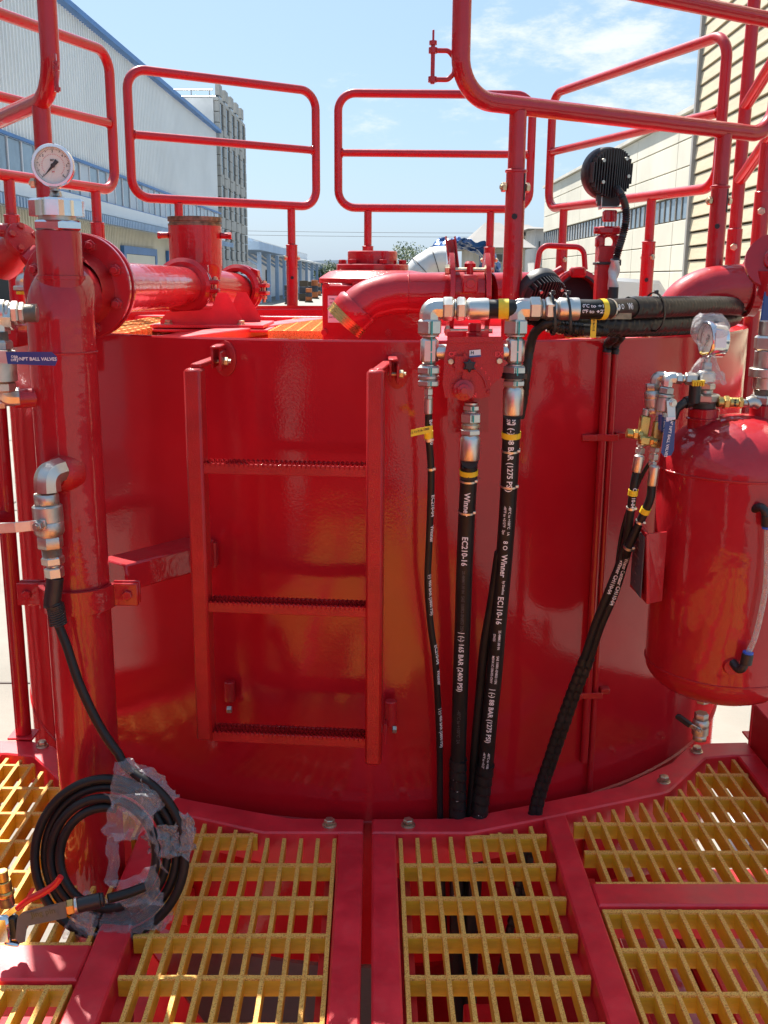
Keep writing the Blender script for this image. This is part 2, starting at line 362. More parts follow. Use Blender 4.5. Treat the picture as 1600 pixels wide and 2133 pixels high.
# concrete joints in the yard as recessed dark seams lying 4 mm above
m = MB()
for k in range(-3, 14): m.box((0, k*5+1.2, ZG+.004), (60, .02, .004))
for k in range(-6, 7): m.box((k*5+.8, 30, ZG+.006), (.02, 90, .004))
pm('joint', (.12, .11, .10), .9); structure(m.build('yard_joints', 'joint', smooth=False))

# ------------------------------------------------------------ background buildings
def frm(o, yaw):      # local frame: u along the wall away from camera, h height, n out of wall
    u = V((math.sin(yaw), math.cos(yaw), 0)); o = V(o)
    return lambda s_, n_, h: o+u*s_+V((u.y, -u.x, 0))*n_+V((0, 0, h))
def lbox(m, fr, s0, s1, n0, n1, h0, h1):
    vs = [fr(s_, n_, h) for s_ in (s0, s1) for n_ in (n0, n1) for h in (h0, h1)]
    return m.add(vs, [(0, 1, 3, 2), (4, 6, 7, 5), (0, 4, 5, 1), (2, 3, 7, 6), (0, 2, 6, 4), (1, 5, 7, 3)])
WL = frm((-14, 0, ZG), .02)
t = thing('warehouse', 'long pale grey corrugated warehouse with blue roof trim on the left', 'building', (-14, 40, ZG))
E1 = 84.3; HT = 13.9
m = MB()
lbox(m, WL, -40, E1, -25, -.15, 0, HT-.3); m.build('wall', 'wh_wall', t, smooth=False)
m = MB(); pts = []
s_ = 2.0; k = 0
while s_ < E1-.4:
    lbox(m, WL, s_, s_+.11, -.1499, -.07, 7.64, HT-.25); s_ += .36
o = m.build('cladding_rib', 'wh_wall', t, smooth=False); o['kind'] = 'stuff'
m = MB(); lbox(m, WL, -40, E1+.2, -.3, .25, HT-.22, HT+.02); m.build('roof_trim', 'blue_trim', t, smooth=False)
m = MB(); lbox(m, WL, 1.7, E1, .02, .10, 7.50, 7.62); m.build('window_rail', 'blue_trim', t, smooth=False); m = MB(); lbox(m, WL, 1.7, E1, .02, .10, 6.0, 6.09); m.build('window_rail', 'blue_trim', t, smooth=False)
base = None
s_ = 4.0
while s_ < E1-1.5:
    m = MB(); lbox(m, WL, s_+.06, s_+1.38, -.08, -.04, 6.1, 7.49); m.build('window_pane', 'win_blue' if (int(s_*7) % 3) else 'grey_blue', t, smooth=False); s_ += 1.44
s_ = 3.96
while s_ < E1-1.5:
    m = MB(); lbox(m, WL, s_, s_+.08, -.04, .01, 6.095, 7.495); m.build('mullion', 'label_white', t, smooth=False); s_ += 1.44
m = MB(); lbox(m, WL, -40, E1, -.14, .35, 5.45, 5.99); m.build('gutter', 'wh_wall', t, smooth=False)
# canopy with a corrugated blue-white fascia edge
m = MB(); lbox(m, WL, -40, E1-2, .0, 1.3, 5.05, 5.15); m.build('canopy', 'grey_blue', t, smooth=False)
m = MB(); s_ = 3
while s_ < E1-2.2:
    lbox(m, WL, s_, s_+.16, 1.3, 1.36, 4.86, 5.2); s_ += .3
o = m.build('canopy_fascia', 'blue_pale', t, smooth=False); o['kind'] = 'stuff'
m = MB(); lbox(m, WL, 3, E1-2.2, 1.24, 1.298, 4.88, 5.18); m.build('fascia_backing', 'blue_trim', t, smooth=False)
m = MB(); s_ = 2
while s_ < E1-.4:
    lbox(m, WL, s_, s_+.14, -.149, -.06, 0, 5.04); s_ += .3
o = m.build('lower_cladding', 'wh_cream', t, smooth=False); o['kind'] = 'stuff'
for s0, s1, roll_ in ((20, 26, 0), (33.5, 40, 0), (46, 50.5, 1), (54, 60.5, 0), (64.5, 69, 1), (73, 79, 0)):
    m = MB(); lbox(m, WL, s0, s1, -.05, .06, 0, 3.75); d_ = m.build('door', 'opening' if not roll_ else 'wh_wall', t, smooth=False)
    f_ = MB(); lbox(f_, WL, s0-.45, s0, -.05, .14, 0, 4.15); lbox(f_, WL, s1, s1+.45, -.05, .14, 0, 4.15); lbox(f_, WL, s0, s1, -.05, .14, 3.76, 4.15); f_.build('door_frame', 'blue_trim', d_, smooth=False)
    if not roll_:
        f_ = MB(); lbox(f_, WL, s0+.02, s1-.02, .061, .11, 3.0, 3.74); f_.build('rolled_shutter', 'wh_cream', d_, smooth=False)
    else:
        f_ = MB()
        for q in range(12): lbox(f_, WL, s0+.1, s1-.1, .061, .10, .1+q*.3, .32+q*.3)
        f_.build('shutter_slat', 'label_white', d_, smooth=False)
m = MB(); lbox(m, WL, 43, 44.1, -.05, .1, 4.1, 4.75); m.build('wall_sign', 'label_white', t, smooth=False)
m = MB(); lbox(m, WL, 43.2, 43.9, .101, .11, 4.2, 4.4); m.build('sign_mark', 'clutter_orange', t, smooth=False)
# grey stone office tower
t = thing('office_tower', 'narrow grey stone office block with tall slit windows beyond the warehouse', 'building', (-12.3, 92, ZG))
T0, T1, TH = 85.0, 99.8, 16.2
m = MB(); lbox(m, WL, T0+.3, T1-.3, -9, -.4, 0, TH-.2); m.build('wall', 'stone_light', t, smooth=False)
m = MB(); lbox(m, WL, T0-.1, T0+.28, -3.4, -.41, 0, TH+.15); m.build('end_wall', 'stone_light', t, smooth=False)
nc = 5; cw = (T1-T0)/nc; nr = 20; rh = TH/nr
for c in range(nc+1):
    a = T0+c*cw-.75 if c else T0; b_ = min(T0+c*cw+.75, T1)
    for r in range(nr):
        m = MB(); lbox(m, WL, a+.04, b_-.04, -.39, random.uniform(-.012, .008), r*rh+.03, (r+1)*rh-.03); m.build('stone_panel', 'stone', t, smooth=False)
for c in range(nc):
    a = T0+c*cw+.77; b_ = T0+(c+1)*cw-.77
    for fl in range(5):
        h0 = .6+fl*3.4
        m = MB(); lbox(m, WL, a, b_, -.385, -.10, h0, h0+2.5); w_ = m.build('window', 'win_dark', t, smooth=False)
        m = MB(); lbox(m, WL, a, b_, -.385, -.05, h0+2.52, h0+3.38); m.build('stone_panel', 'stone', t, smooth=False)
m = MB(); lbox(m, WL, T0-.05, T1, -9, -.03, TH+.0, TH+.25); m.build('parapet', 'stone', t, smooth=False)
m = MB()
for k in range(6): m.cyl(WL(T0+.3, -8+k*1.45, TH+.2), WL(T0+.3, -8+k*1.45, TH+.8), .05, 6)
m.cyl(WL(T0+.3, -8.2, TH+.8), WL(T0+.3, -.5, TH+.8), .06, 6); m.cyl(WL(T0+3.3, -8.2, TH+.8), WL(T0+3.3, -.5, TH+.8), .06, 6)
m.build('roof_railing', 'steel', t)
# low dock building
t = thing('loading_dock', 'low white loading dock building with pale blue canopy far down the yard', 'building', (-11, 150, ZG))
m = MB(); lbox(m, WL, 108, 209, -30, -3.5, 0, 7.2); m.build('upper_wall', 'grey_blue', t, smooth=False)
m = MB(); m.add([WL(108, -3.4, 7.2), WL(209, -3.4, 7.2), WL(209, -18, 8.4), WL(108, -18, 8.4)], [(0, 1, 2, 3)]); m.build('roof', 'grey_blue', t, smooth=False)
m = MB(); lbox(m, WL, 104, 209, -3.4, -3.0, 0, 5.4); m.build('dock_wall', 'label_white', t, smooth=False)
m = MB(); lbox(m, WL, 104, 130, -3.0, .5, 5.3, 6.1); m.build('canopy_box', 'blue_pale', t, smooth=False)
m = MB(); m.add([WL(130.1, -3.3, 6.0), WL(209, -3.3, 6.0), WL(209, .6, 5.2), WL(130.1, .6, 5.2), WL(130.1, -3.3, 5.85), WL(209, -3.3, 5.85), WL(209, .6, 4.95), WL(130.1, .6, 4.95)], [(0, 1, 2, 3), (3, 2, 6, 7), (4, 7, 6, 5), (0, 3, 7, 4)]); m.build('canopy', 'stone_light', t, smooth=False)
for s_ in (106, 114, 122, 130, 141, 152, 163, 174, 185, 196, 207):
    m = MB(); lbox(m, WL, s_, s_+.45, 0, .4, 0, 5.1); c_ = m.build('column', 'blue_pale', t, smooth=False)
    m = MB(); m.cyl(WL(s_+.2, .1, 3.8), WL(s_+.2, -2.4, 5.3), .12, 6); m.build('brace', 'blue_pale', c_)
for s_ in (109, 117, 127, 137, 148, 160, 172, 186, 198):
    m = MB(); lbox(m, WL, s_, s_+2.4, -2.99, -2.9, 0, 3.6); m.build('door', 'opening' if s_ % 2 else 'stone', t, smooth=False)
random.seed(3)
for k in range(14):      # goods standing in front of the dock
    s_ = 104+k*7.2+random.uniform(-1, 1); hh = random.uniform(1.0, 2.4); ww = random.uniform(.6, 1.3); q = WL(s_, 1.6+random.uniform(0, 3.2), 0)
    tt = thing('goods_pallet', ['dark crates', 'orange and black drums', 'brown wrapped load'][k % 3]+' standing before the far dock, number %s from the near end' % ['first', 'second', 'third', 'fourth', 'fifth', 'sixth', 'seventh', 'eighth', 'ninth', 'tenth', 'eleventh', 'twelfth', 'thirteenth', 'fourteenth'][k], 'pallet', q, 'goods along the far dock')
    tt['label'] = tt['label'].replace(', number', ', the'); m = MB(); m.box(q+V((0, 0, .08)), (ww*1.1, ww*1.1, .15)); m.build('pallet_base', 'trunk', tt, smooth=False)
    for j in range(3):
        m = MB(); h_ = hh/3
        if k % 3 == 1: m.cyl(q+V((0, 0, .16+j*h_)), q+V((0, 0, .16+j*h_+h_*.95)), ww*.45, 12, .03)
        else: m.box(q+V((random.uniform(-.05, .05), 0, .16+j*h_+h_*.47)), (ww, ww*.9, h_*.94), None, .03)
        m.build('load', ['clutter_dark', 'clutter_orange', 'trunk'][k % 3] if j != 1 else 'clutter_dark', tt)
# far grey hall between dock and gearbox
t = thing('distant_hall', 'pale grey hall roof far away behind the gearbox', 'building', (-6, 320, ZG))
m = MB(); m.box((-6, 320, ZG+3.4), (44, 20, 6.8)); m.build('wall', 'grey_blue', t, smooth=False)
m = MB(); m.prism([(-29, 6.81), (17, 6.81), (17, 7.1), (-6, 8.0), (-29, 7.1)], 309, 331, 0, lambda x, y, z: V((x, z, ZG+y))); m.build('roof', 'grey_blue', t, smooth=False)
# cream panel building on the right
XR = 12.0
def RX(y, n_, h): return V((XR-n_, y, ZG+h))
t = thing('panel_building', 'cream concrete panel hall with a strip of blue windows on the right', 'building', (XR, 56, ZG))
Y0, Y1 = 22.7, 74.0
m = MB(); m.box(((XR+.15+XR+24)/2, (Y0+Y1)/2, ZG+4.35), (23.85, Y1-Y0-.1, 8.7)); m.build('wall', 'roof_grey', t, smooth=False)
lv = [0, .93, 1.95, 2.97, 3.99, 4.92, 5.86, 6.88, 7.9, 8.82]
y = Y0; cols = []
while y < Y1-.5: cols.append((y, min(y+6.4, Y1))); y += 6.4
for (a, b_) in cols:
    for k in range(len(lv)-1):
        if k == 5: continue
        m = MB(); m.box((XR+.07, (a+b_)/2, ZG+(lv[k]+lv[k+1])/2), (.13+random.uniform(0, .012), b_-a-.05, lv[k+1]-lv[k]-.045), None, .012)
        m.build('wall_panel', 'cream', t, smooth=False)
    nW = 8; ww = (b_-a)/nW
    for q in range(nW):
        m = MB(); m.box((XR+.11, a+ww*(q+.5), ZG+5.39), (.03, ww-.14, .84)); m.build('window_pane', 'win_blue', t, smooth=False)
y = Y0
while y < Y1: m = MB(); m.box((XR+.09, y, ZG+5.39), (.07, .10, .86)); m.build('mullion', 'roof_grey', t, smooth=False); y += .8
m = MB(); m.box((XR+.1, (Y0+Y1)/2, ZG+8.92), (.5, Y1-Y0+.1, .16)); m.build('coping', 'cream_plinth', t, smooth=False)
m = MB(); m.box((XR-.02, 66, ZG+1.2), (.1, 2.6, 2.4)); m.build('door', 'opening', t, smooth=False)
m = MB(); m.box((XR-.02, 40, ZG+1.2), (.1, 2.2, 2.4)); m.build('door', 'opening', t, smooth=False)
# beige lap-sided building
YB = .045; OB = at(1432, 580, Y=29.0); SB = frm((OB.x, OB.y, ZG), YB)
def sb(m, s0, s1, n0, n1, h0, h1): return lbox(m, SB, s0, s1, n0, n1, h0, h1)
t = thing('sided_building', 'tall beige building clad in horizontal lap boards at the right edge', 'building', (OB.x, OB.y, ZG))
m = MB(); lbox(m, SB, -27, 0, .2, 14, 0, 15); m.build('wall', 'slat', t, smooth=False)
for k in range(39):
    h0 = .15+k*.378
    m = MB(); vs = [SB(s_, n_, h) for s_ in (-27, -.16) for (n_, h) in ((.19, h0), (-.085, h0), (-.085, h0+.02), (-.055, h0+.322), (.19, h0+.322))]
    m.add(vs, [(0, 1, 2, 3, 4), (9, 8, 7, 6, 5)]+[(i, 5+i, 5+(i+1) % 5, (i+1) % 5) for i in range(5)]); m.build('lap_board', 'slat', t, smooth=False)
m = MB(); sb(m, -.158, .02, -.16, .19, 0, 15.1); m.build('corner_trim', 'slat_trim', t, smooth=False)
m = MB(); sb(m, .021, .14, -.10, .6, 0, 15.05); m.build('corner_post', 'stone_light', t, smooth=False)
# houses at the centre right
def house(name, label, px0, px1, ytop, D, roof, mat, wins):
    a = at(px0, 580, Y=D); b_ = at(px1, 580, Y=D); h = (580-ytop)/2157*D+1.25-ZG; cx = (a.x+b_.x)/2; wd = b_.x-a.x
    t = thing(name, label, 'house', (cx, D, ZG))
    m = MB(); m.box((cx, D+5, ZG+h/2), (wd, 10, h)); m.build('wall', mat, t, smooth=False)
    m = MB(); e = .7
    vs = [V((cx-wd/2-e, D-e, ZG+h)), V((cx+wd/2+e, D-e, ZG+h)), V((cx+wd/2+e, D+10+e, ZG+h)), V((cx-wd/2-e, D+10+e, ZG+h)), V((cx-wd*.15, D+5, ZG+h+roof)), V((cx+wd*.15, D+5, ZG+h+roof))]
    m.add(vs, [(0, 1, 5, 4), (1, 2, 5), (2, 3, 4, 5), (3, 0, 4), (0, 3, 2, 1)]); m.build('roof', 'roof_grey', t, smooth=False)
    for (c, r) in wins:
        m = MB(); q = V((cx+c*wd/2, D-.06, ZG+r*h)); m.box(q, (wd*.14, .1, h*.13)); f_ = m.build('window', 'stone_light', t, smooth=False)
        m = MB(); m.box(q+V((0, -.07, 0)), (wd*.115, .04, h*.11)); m.build('pane', 'win_dark', f_, smooth=False)
    m = MB(); m.box((cx, D-.35, ZG+h*.56), (wd*.9, .6, .15)); m.build('balcony', 'stone_light', t, smooth=False)
    return t
W6 = [(-.6, .85), (0, .85), (.6, .85), (-.6, .4), (0, .4), (.6, .4)]
house('house', 'grey roofed house with hipped roof behind the blue tarpaulin', 985, 1092, 516, 75, 2.0, 'house_wall', W6)
house('house', 'taller grey house at the left end of the cream hall', 1082, 1130, 492, 90, 1.2, 'house_wall', W6+[(-.6, .62), (.6, .62)])
house('house', 'small stepped grey house close to the cream hall corner', 1112, 1140, 478, 84, .4, 'stone_light', [(-.4, .8), (.4, .8), (-.4, .55), (.4, .55)])
# trees far away
def tree(px, D, htop, rad, label, seed):
    random.seed(seed); b_ = at(px, 600, Y=D); b_.z = ZG; t = thing('tree', label, 'tree', b_, 'trees far behind the platform')
    m = MB(); m.lathe([(0, .22), (htop*.5, .13), (htop*.8, .05)], b_, (0, 0, 1), 8)
    for k in range(6):
        a = random.uniform(0, 6.3); m.cyl(b_+V((0, 0, htop*(.35+.06*k))), b_+V((math.cos(a)*rad*.7, math.sin(a)*rad*.7, htop*(.55+.06*k))), .06, 5)
    m.build('trunk', 'trunk', t)
    m = MB(); cl = [(V((random.gauss(0, rad*.45), random.gauss(0, rad*.45), htop*random.uniform(.45, .98))), rad*random.uniform(.25, .5)) for _ in range(16)]
    for c, r in cl:
        for _ in range(130):
            d = V((random.gauss(0, 1), random.gauss(0, 1), random.gauss(0, .8))).normalized()*r*random.uniform(.55, 1.05); q = b_+c+d; s_ = random.uniform(.10, .24)
            u = V((random.gauss(0, 1), random.gauss(0, 1), random.gauss(0, 1))).normalized(); w_ = u.orthogonal().normalized(); m.add([q-u*s_, q+w_*s_*.6, q+u*s_, q-w_*s_*.6], [(0, 1, 2, 3)])
    m.build('crown', 'leaf', t, smooth=False)
tree(692, 190, 4.6, 3.0, 'small green tree far off between dock and gearbox', 1)
tree(684, 230, 4.6, 2.4, 'distant tree partly hidden beside the gearbox', 2)
tree(856, 160, 7.0, 4.2, 'green tree top showing over the silver duct', 4)
tree(1043, 62, 2.6, 1.3, 'light green bush before the grey roofed house', 5)
tree(1096, 70, 2.4, 1.5, 'green bush beneath the taller grey house', 8)
# silver duct and blue tarpaulin
q = at(905, 600, Y=16); t = thing('vent_duct', 'large silver ribbed duct bend beside a blue tarpaulin', 'duct', (q.x, 16, ZG))
a0 = at(868, 560, Y=16); pth = arc(at(925, 610, Y=16), (-1, 0, 0), (0, 0, 1), .46, -.9, 1.6, 22)
m = MB(); m.tube([pth[0]-V((0, 0, 2.2))]+pth, .26, 22, rf=lambda S, t_: .25+.007*math.sin(S*28)); m.build('duct_skin', 'duct_silver', t)
for k in (3, 7, 11, 15, 19):
    c = pth[k]; d_ = (pth[k+1]-pth[k-1]).normalized(); _, a, b_ = basis(d_); m = MB(); m.tube([c+(a*math.cos(x_)+b_*math.sin(x_))*.272 for x_ in [2*PI*i/24 for i in range(24)]], .006, 6, closed=True); m.build('duct_band', 'clutter_dark', t)
q = at(965, 560, Y=17); t = thing('tarpaulin', 'crumpled shiny blue tarpaulin heaped over a load behind the valve', 'tarpaulin', (q.x, 17, ZG))
random.seed(5)
def tarp(u, v):
    c = at(954, 622, Y=17.2); a = PI*u; R = V((.62*math.cos(PI-a), 0, 0)); h = math.sin(a)**.6
    p = V((c.x+.66*math.cos(PI-a)*(1-.2*v), 16.6+1.4*v, c.z+.96*h*(1-.35*(v-.4)**2)))
    nn = noise.noise_vector(p*3.2)*.15+noise.noise_vector(p*9)*.06; p += nn
    if u in (0, 1): p.z = ZG
    return p
m = MB(); m.grid(tarp, 60, 34); m.build('sheet', 'tarp_blue', t, ang=25)
m = MB(); c = at(975, 600, Y=17.2); m.box((c.x, 17.4, (ZG+c.z)/2), (1.0, 1.2, c.z-ZG)); m.build('load', 'clutter_dark', t)
# white van
q = at(1315, 600, Y=15.5); t = thing('parked_van', 'white van parked before the cream hall, only its rounded top showing', 'van', (q.x, 15.5, ZG))
def vanp(sx): return [(-.62, .5), (.62, .5), (.62, 1.9), (.55, 2.35), (.38, 2.6), (-.30, 2.64), (-.52, 2.5), (-.62, 2.1)]
m = MB(); m.prism(vanp(0), 0, 4.2, .05, lambda x, y, z: V((q.x+x, 19.5-z, ZG+y))); m.build('body', 'van_white', t)
m = MB(); m.box((q.x-.05, 15.27, ZG+1.75), (.9, .03, .5), None, .01); m.build('rear_window', 'win_dark', t)
for sx in (-.55, .55):
    for yy in (16.2, 18.7): m = MB(); m.cyl((q.x+sx-.1, yy, ZG+.36), (q.x+sx+.1, yy, ZG+.36), .36, 20, .04); wh = m.build('wheel', 'rubber', t); m = MB(); m.cyl((q.x+sx-.11, yy, ZG+.36), (q.x+sx+.11, yy, ZG+.36), .2, 14); m.build('rim', 'steel', wh)
# power lines
t = thing('power_line', 'thin power cables crossing far behind the yard', 'cable', (0, 240, 8)); 
for dz in (0, .9): m = MB(); m.tube([V((-60+k*12, 240, 10.6+dz+.02*(k-5)**2)) for k in range(11)], .05, 5); m.build('cable', 'clutter_dark', t)
# ------------------------------------------------------------ the tank
TC = V((.012, 3.345, 0)); TR = 1.145; ZD = 1.085; ZT = 1.12
def tank_y(x): return TC.y-math.sqrt(max(0, TR*TR-(x-TC.x)**2))
def tp(x, z, off=0): # point on the tank front
    y = tank_y(x); n = V((x-TC.x, y-TC.y, 0)).normalized(); return V((x, y, z))+n*off
tank = thing('mixing_tank', 'large glossy red round steel tank filling the middle of the picture', 'tank', (TC.x, TC.y, -.6))
m = MB(); m.lathe([(-.95, .30), (-.52, TR-.14), (-.47, TR-.05), (-.42, TR), (ZT-.004, TR), (ZT, TR-.003), (ZT, TR-.009), (ZT-.004, TR-.012), (ZD-.02, TR-.012)], TC, (0, 0, 1), 160, caps=False); m.build('shell', 'red_tank', tank, ang=30)
m = MB(); m.lathe([(ZD-.012, 0.001), (ZD-.012, TR-.0125)], TC, (0, 0, 1), 64, caps=False)
m.build('top_plate', 'red_matte', tank)
m = MB(); m.tube([TC+V((math.cos(a)*TR, math.sin(a)*TR, -.03)) for a in [2*PI*i/160 for i in range(160)]], .005, 6, closed=True, rf=lambda S, t: .005+.0015*math.sin(S*700)); m.build('weld_seam', 'red_rough', tank)
# rear toe ring around the top and deck beams
def arcband(m, r0, r1, z0, z1, a0, a1, n=60):
    vs = []; fs = []
    for i in range(n+1):
        a = a0+(a1-a0)*i/n
        for r, z in ((r0, z0), (r1, z0), (r1, z1), (r0, z1)): vs.append(TC+V((math.cos(a)*r, math.sin(a)*r, z)))
    for i in range(n):
        for k in range(4): fs.append((i*4+k, i*4+(k+1) % 4, (i+1)*4+(k+1) % 4, (i+1)*4+k))
    fs += [(3, 2, 1, 0), (n*4, n*4+1, n*4+2, n*4+3)]; return m.add(vs, fs)
R_ = math.radians
m = MB(); arcband(m, 1.235, 1.243, ZD-.06, ZD+.045, R_(-4), R_(184)); m.build('toe_ring', 'red', tank)
m = MB(); arcband(m, 1.131, 1.23, ZD-.03, ZD+.004, R_(-6), R_(186)); m.build('edge_channel', 'red_matte', tank)
m = MB(); m.bar((-.52, 2.62, ZD+.002), (-.22, 3.9, ZD+.002), .09, .03, b=.003); m.build('deck_beam', 'red_matte', tank)
m = MB(); m.bar((-1.0, 4.02, ZD+.002), (1.0, 4.02, ZD+.002), .07, .032, b=.003); m.build('deck_beam', 'red_matte', tank)
m = MB(); m.bar((.45, 2.55, ZD+.001), (1.05, 3.1, ZD+.001), .08, .03, b=.003); m.build('deck_beam', 'red_matte', tank)
m = MB(); m.bar((.12, 2.45, ZD+.0015), (.50, 2.45, ZD+.0015), .12, .025, b=.003); m.build('deck_beam', 'red_matte', tank)
# hinged seam strip down the tank at the right and conduit clamps are separate below
def deck_grating(name, label, x0, x1, y0, y1, z, n):
    t = thing(name, label, 'grating', ((x0+x1)/2, y0, z)); yy = y0
    k = 0
    while yy <= y1+1e-4: m = MB(); m.box(((x0+x1)/2, yy, z), (x1-x0, .007, .025)); m.build('bar', 'frp_top', t, smooth=False); yy += (y1-y0)/n
    m = MB(); xx = x0
    while xx <= x1: m.box((xx, (y0+y1)/2, z-.001), (.006, y1-y0, .024)); xx += .04
    o = m.build('crossbar', 'frp_side', t, smooth=False); o['kind'] = 'stuff'
deck_grating('deck_grating', 'sliver of yellow grating on the tank top left of the tee bracket', -.84, -.66, 2.78, 3.9, ZD+.004, 16)
deck_grating('deck_grating', 'yellow grating on the tank top between tee bracket and gearbox', -.30, -.13, 2.95, 3.95, ZD+.004, 16)
deck_grating('deck_grating', 'sunny yellow grating on the tank top under the black hose bundle', .52, .76, 2.62, 3.9, ZD+.004, 18)
# arm and clamp that hold the standpipe
arm = thing('pipe_bracket', 'red box arm with bolted clamp holding the left standpipe to the tank', 'bracket', (-.45, 2.15, .62))
ZA = .655
a0 = V((-.555, 2.085, ZA-.03)); a1 = tp(-.40, ZA-.03, -.004)
m = MB(); m.bar(a0, a1+V((.01, .01, 0)), .088, .06, b=.004); m.build('arm', 'red', arm)
d_ = (a1-a0).normalized(); s_ = V((d_.y, -d_.x, 0))
m = MB()
for q in (-1, 1): m.tube([a1+s_*.044*q+V((0, -.004, .03*k)) for k in (-1, -.3, .3, 1)], .005, 6)
m.tube([a1+s_*.044*k+V((0, -.004, .031)) for k in (-1, -.3, .3, 1)], .005, 6); m.build('weld', 'red_rough', arm)
PC = V((-.607, 2.0, 0))
for zz, nm in ((ZA-.045, 'clamp_band'),):
    m = MB(); vs = []; fs = []; n_ = 30
    for i in range(n_+1):
        a = PI+PI*i/n_
        for r, z in ((.0655, -.024), (.077, -.024), (.077, .024), (.0655, .024)): vs.append(PC+V((math.cos(a)*r, math.sin(a)*r, zz+z)))
    for i in range(n_):
        for k in range(4): fs.append((i*4+k, i*4+(k+1) % 4, (i+1)*4+(k+1) % 4, (i+1)*4+k))
    m.add(vs, fs)
    for sx in (-1, 1): m.box(PC+V((sx*.097, -.004, zz)), (.055, .007, .048), None, .002)
    m.build('clamp_band', 'red', arm)
    m = MB()
    for sx in (-1, 1): m.box(PC+V((sx*.097, .016, zz)), (.055, .007, .048), None, .002)
    m.build('clamp_plate', 'red', arm)
    for sx in (-1, 1):
        m = MB(); m.hexn(PC+V((sx*.103, -.0075, zz)), PC+V((sx*.103, -.016, zz)), .0105); m.cyl(PC+V((sx*.103, -.012, zz)), PC+V((sx*.103, .03, zz)), .005, 10); m.build('bolt', 'red', arm)

# ------------------------------------------------------------ platform frames
def poly_part(poly, z0, z1, name, mat, parent, b=.004):
    m = MB(); m.prism([tuple(p[:2]) for p in poly], z0, z1, b); return m.build(name, mat, parent, ang=30)
BD = -.075; ZF = .004; YN = -1.3
fr = thing('platform_frame', 'dark red steel platform frame right of the narrow gap, bolted before the tank', 'platform frame', (.5, 1.5, 0))
poly_part([(.003, 2.100), (.003, 2.162), (.21, 2.165), (.41, 2.238), (.63, 2.322), (.80, 2.453), (.865, 2.54), (.93, 2.567), (1.045, 2.573), (1.045, 2.492), (.975, 2.492), (.899, 2.478), (.75, 2.298), (.728, 2.286), (.472, 2.188), (.405, 2.162), (.233, 2.100)], BD, ZF, 'front_rail', 'red_matte', fr)
poly_part([(.003, YN), (.058, YN), (.058, 2.0985), (.003, 2.0985)], BD, ZF, 'beam', 'red_matte', fr)
poly_part([(.412, YN), (.467, YN), (.467, 2.184), (.412, 2.163)], BD, ZF, 'beam', 'red_matte', fr)
poly_part([(.4685, 1.825), (.988, 1.825), (.988, 1.902), (.4685, 1.902)], BD, ZF, 'beam', 'red_matte', fr)
poly_part([(.4685, .6), (.988, .6), (.988, .675), (.4685, .675)], BD, ZF, 'beam', 'red_matte', fr)
poly_part([(.9895, YN), (1.045, YN), (1.045, 2.4905), (.9895, 2.4905)], BD, ZF, 'beam', 'red_matte', fr)
fl = thing('platform_frame', 'dark red steel platform frame left of the narrow gap, partly lit pink by the sun', 'platform frame', (-.5, 1.5, 0))
poly_part([(-.017, 2.162), (-.19, 2.165), (-.42, 2.243), (-.63, 2.322), (-.80, 2.453), (-.865, 2.54), (-.93, 2.567), (-1.045, 2.573), (-1.045, 2.492), (-.975, 2.492), (-.899, 2.478), (-.75, 2.298), (-.728, 2.286), (-.545, 2.215), (-.402, 2.162), (-.246, 2.100), (-.017, 2.100)], BD, ZF, 'front_rail', 'red_matte', fl)
poly_part([(-.074, YN), (-.017, YN), (-.017, 2.0985), (-.074, 2.0985)], BD, ZF, 'beam', 'red_matte', fl)
poly_part([(-.532, YN), (-.467, YN), (-.467, 2.186), (-.532, 2.209)], BD, ZF, 'beam', 'red_matte', fl)
poly_part([(-.988, 1.600), (-.5335, 1.600), (-.5335, 1.700), (-.988, 1.700)], BD, ZF, 'beam', 'red_matte', fl)
poly_part([(-.988, .5), (-.5335, .5), (-.5335, .575), (-.988, .575)], BD, ZF, 'beam', 'red_matte', fl)
poly_part([(-1.045, YN), (-.9895, YN), (-.9895, 2.4905), (-1.045, 2.4905)], BD, ZF, 'beam', 'red_matte', fl)
def hexbolt(p, parent, s=1, mat='cad_bolt'):
    m = MB(); m.lathe([(0, .017*s), (.002, .017*s), (.003, .0155*s)], p, (0, 0, 1), 20); m.lathe([(.003, .0145*s), (.006*s, .0145*s)], p, (0, 0, 1), 18); m.hexn(p+V((0, 0, .006*s)), p+V((0, 0, .016*s)), .0125*s, rot=random.uniform(0, 1))
    return m.build('bolt', mat, parent)
for p in ((-.096, 2.132), (-.893, 2.535)): hexbolt(V((*p, ZF)), fl)
for p in ((.088, 2.132), (.748, 2.345), (.885, 2.513)): hexbolt(V((*p, ZF)), fr)
# inner ledge angles below the gratings
for t, xs in ((fr, (.0585, .4065, .4705)), (fl, (-.0805, -.4665, -.5385))):
    for x in xs: m = MB(); m.box((x+.014*(1 if x in (.0585, .4705, -.4665) else -.35), .45, -.052), (.03, 3.1, .005)); m.build('ledge', 'red_matte', t, smooth=False)
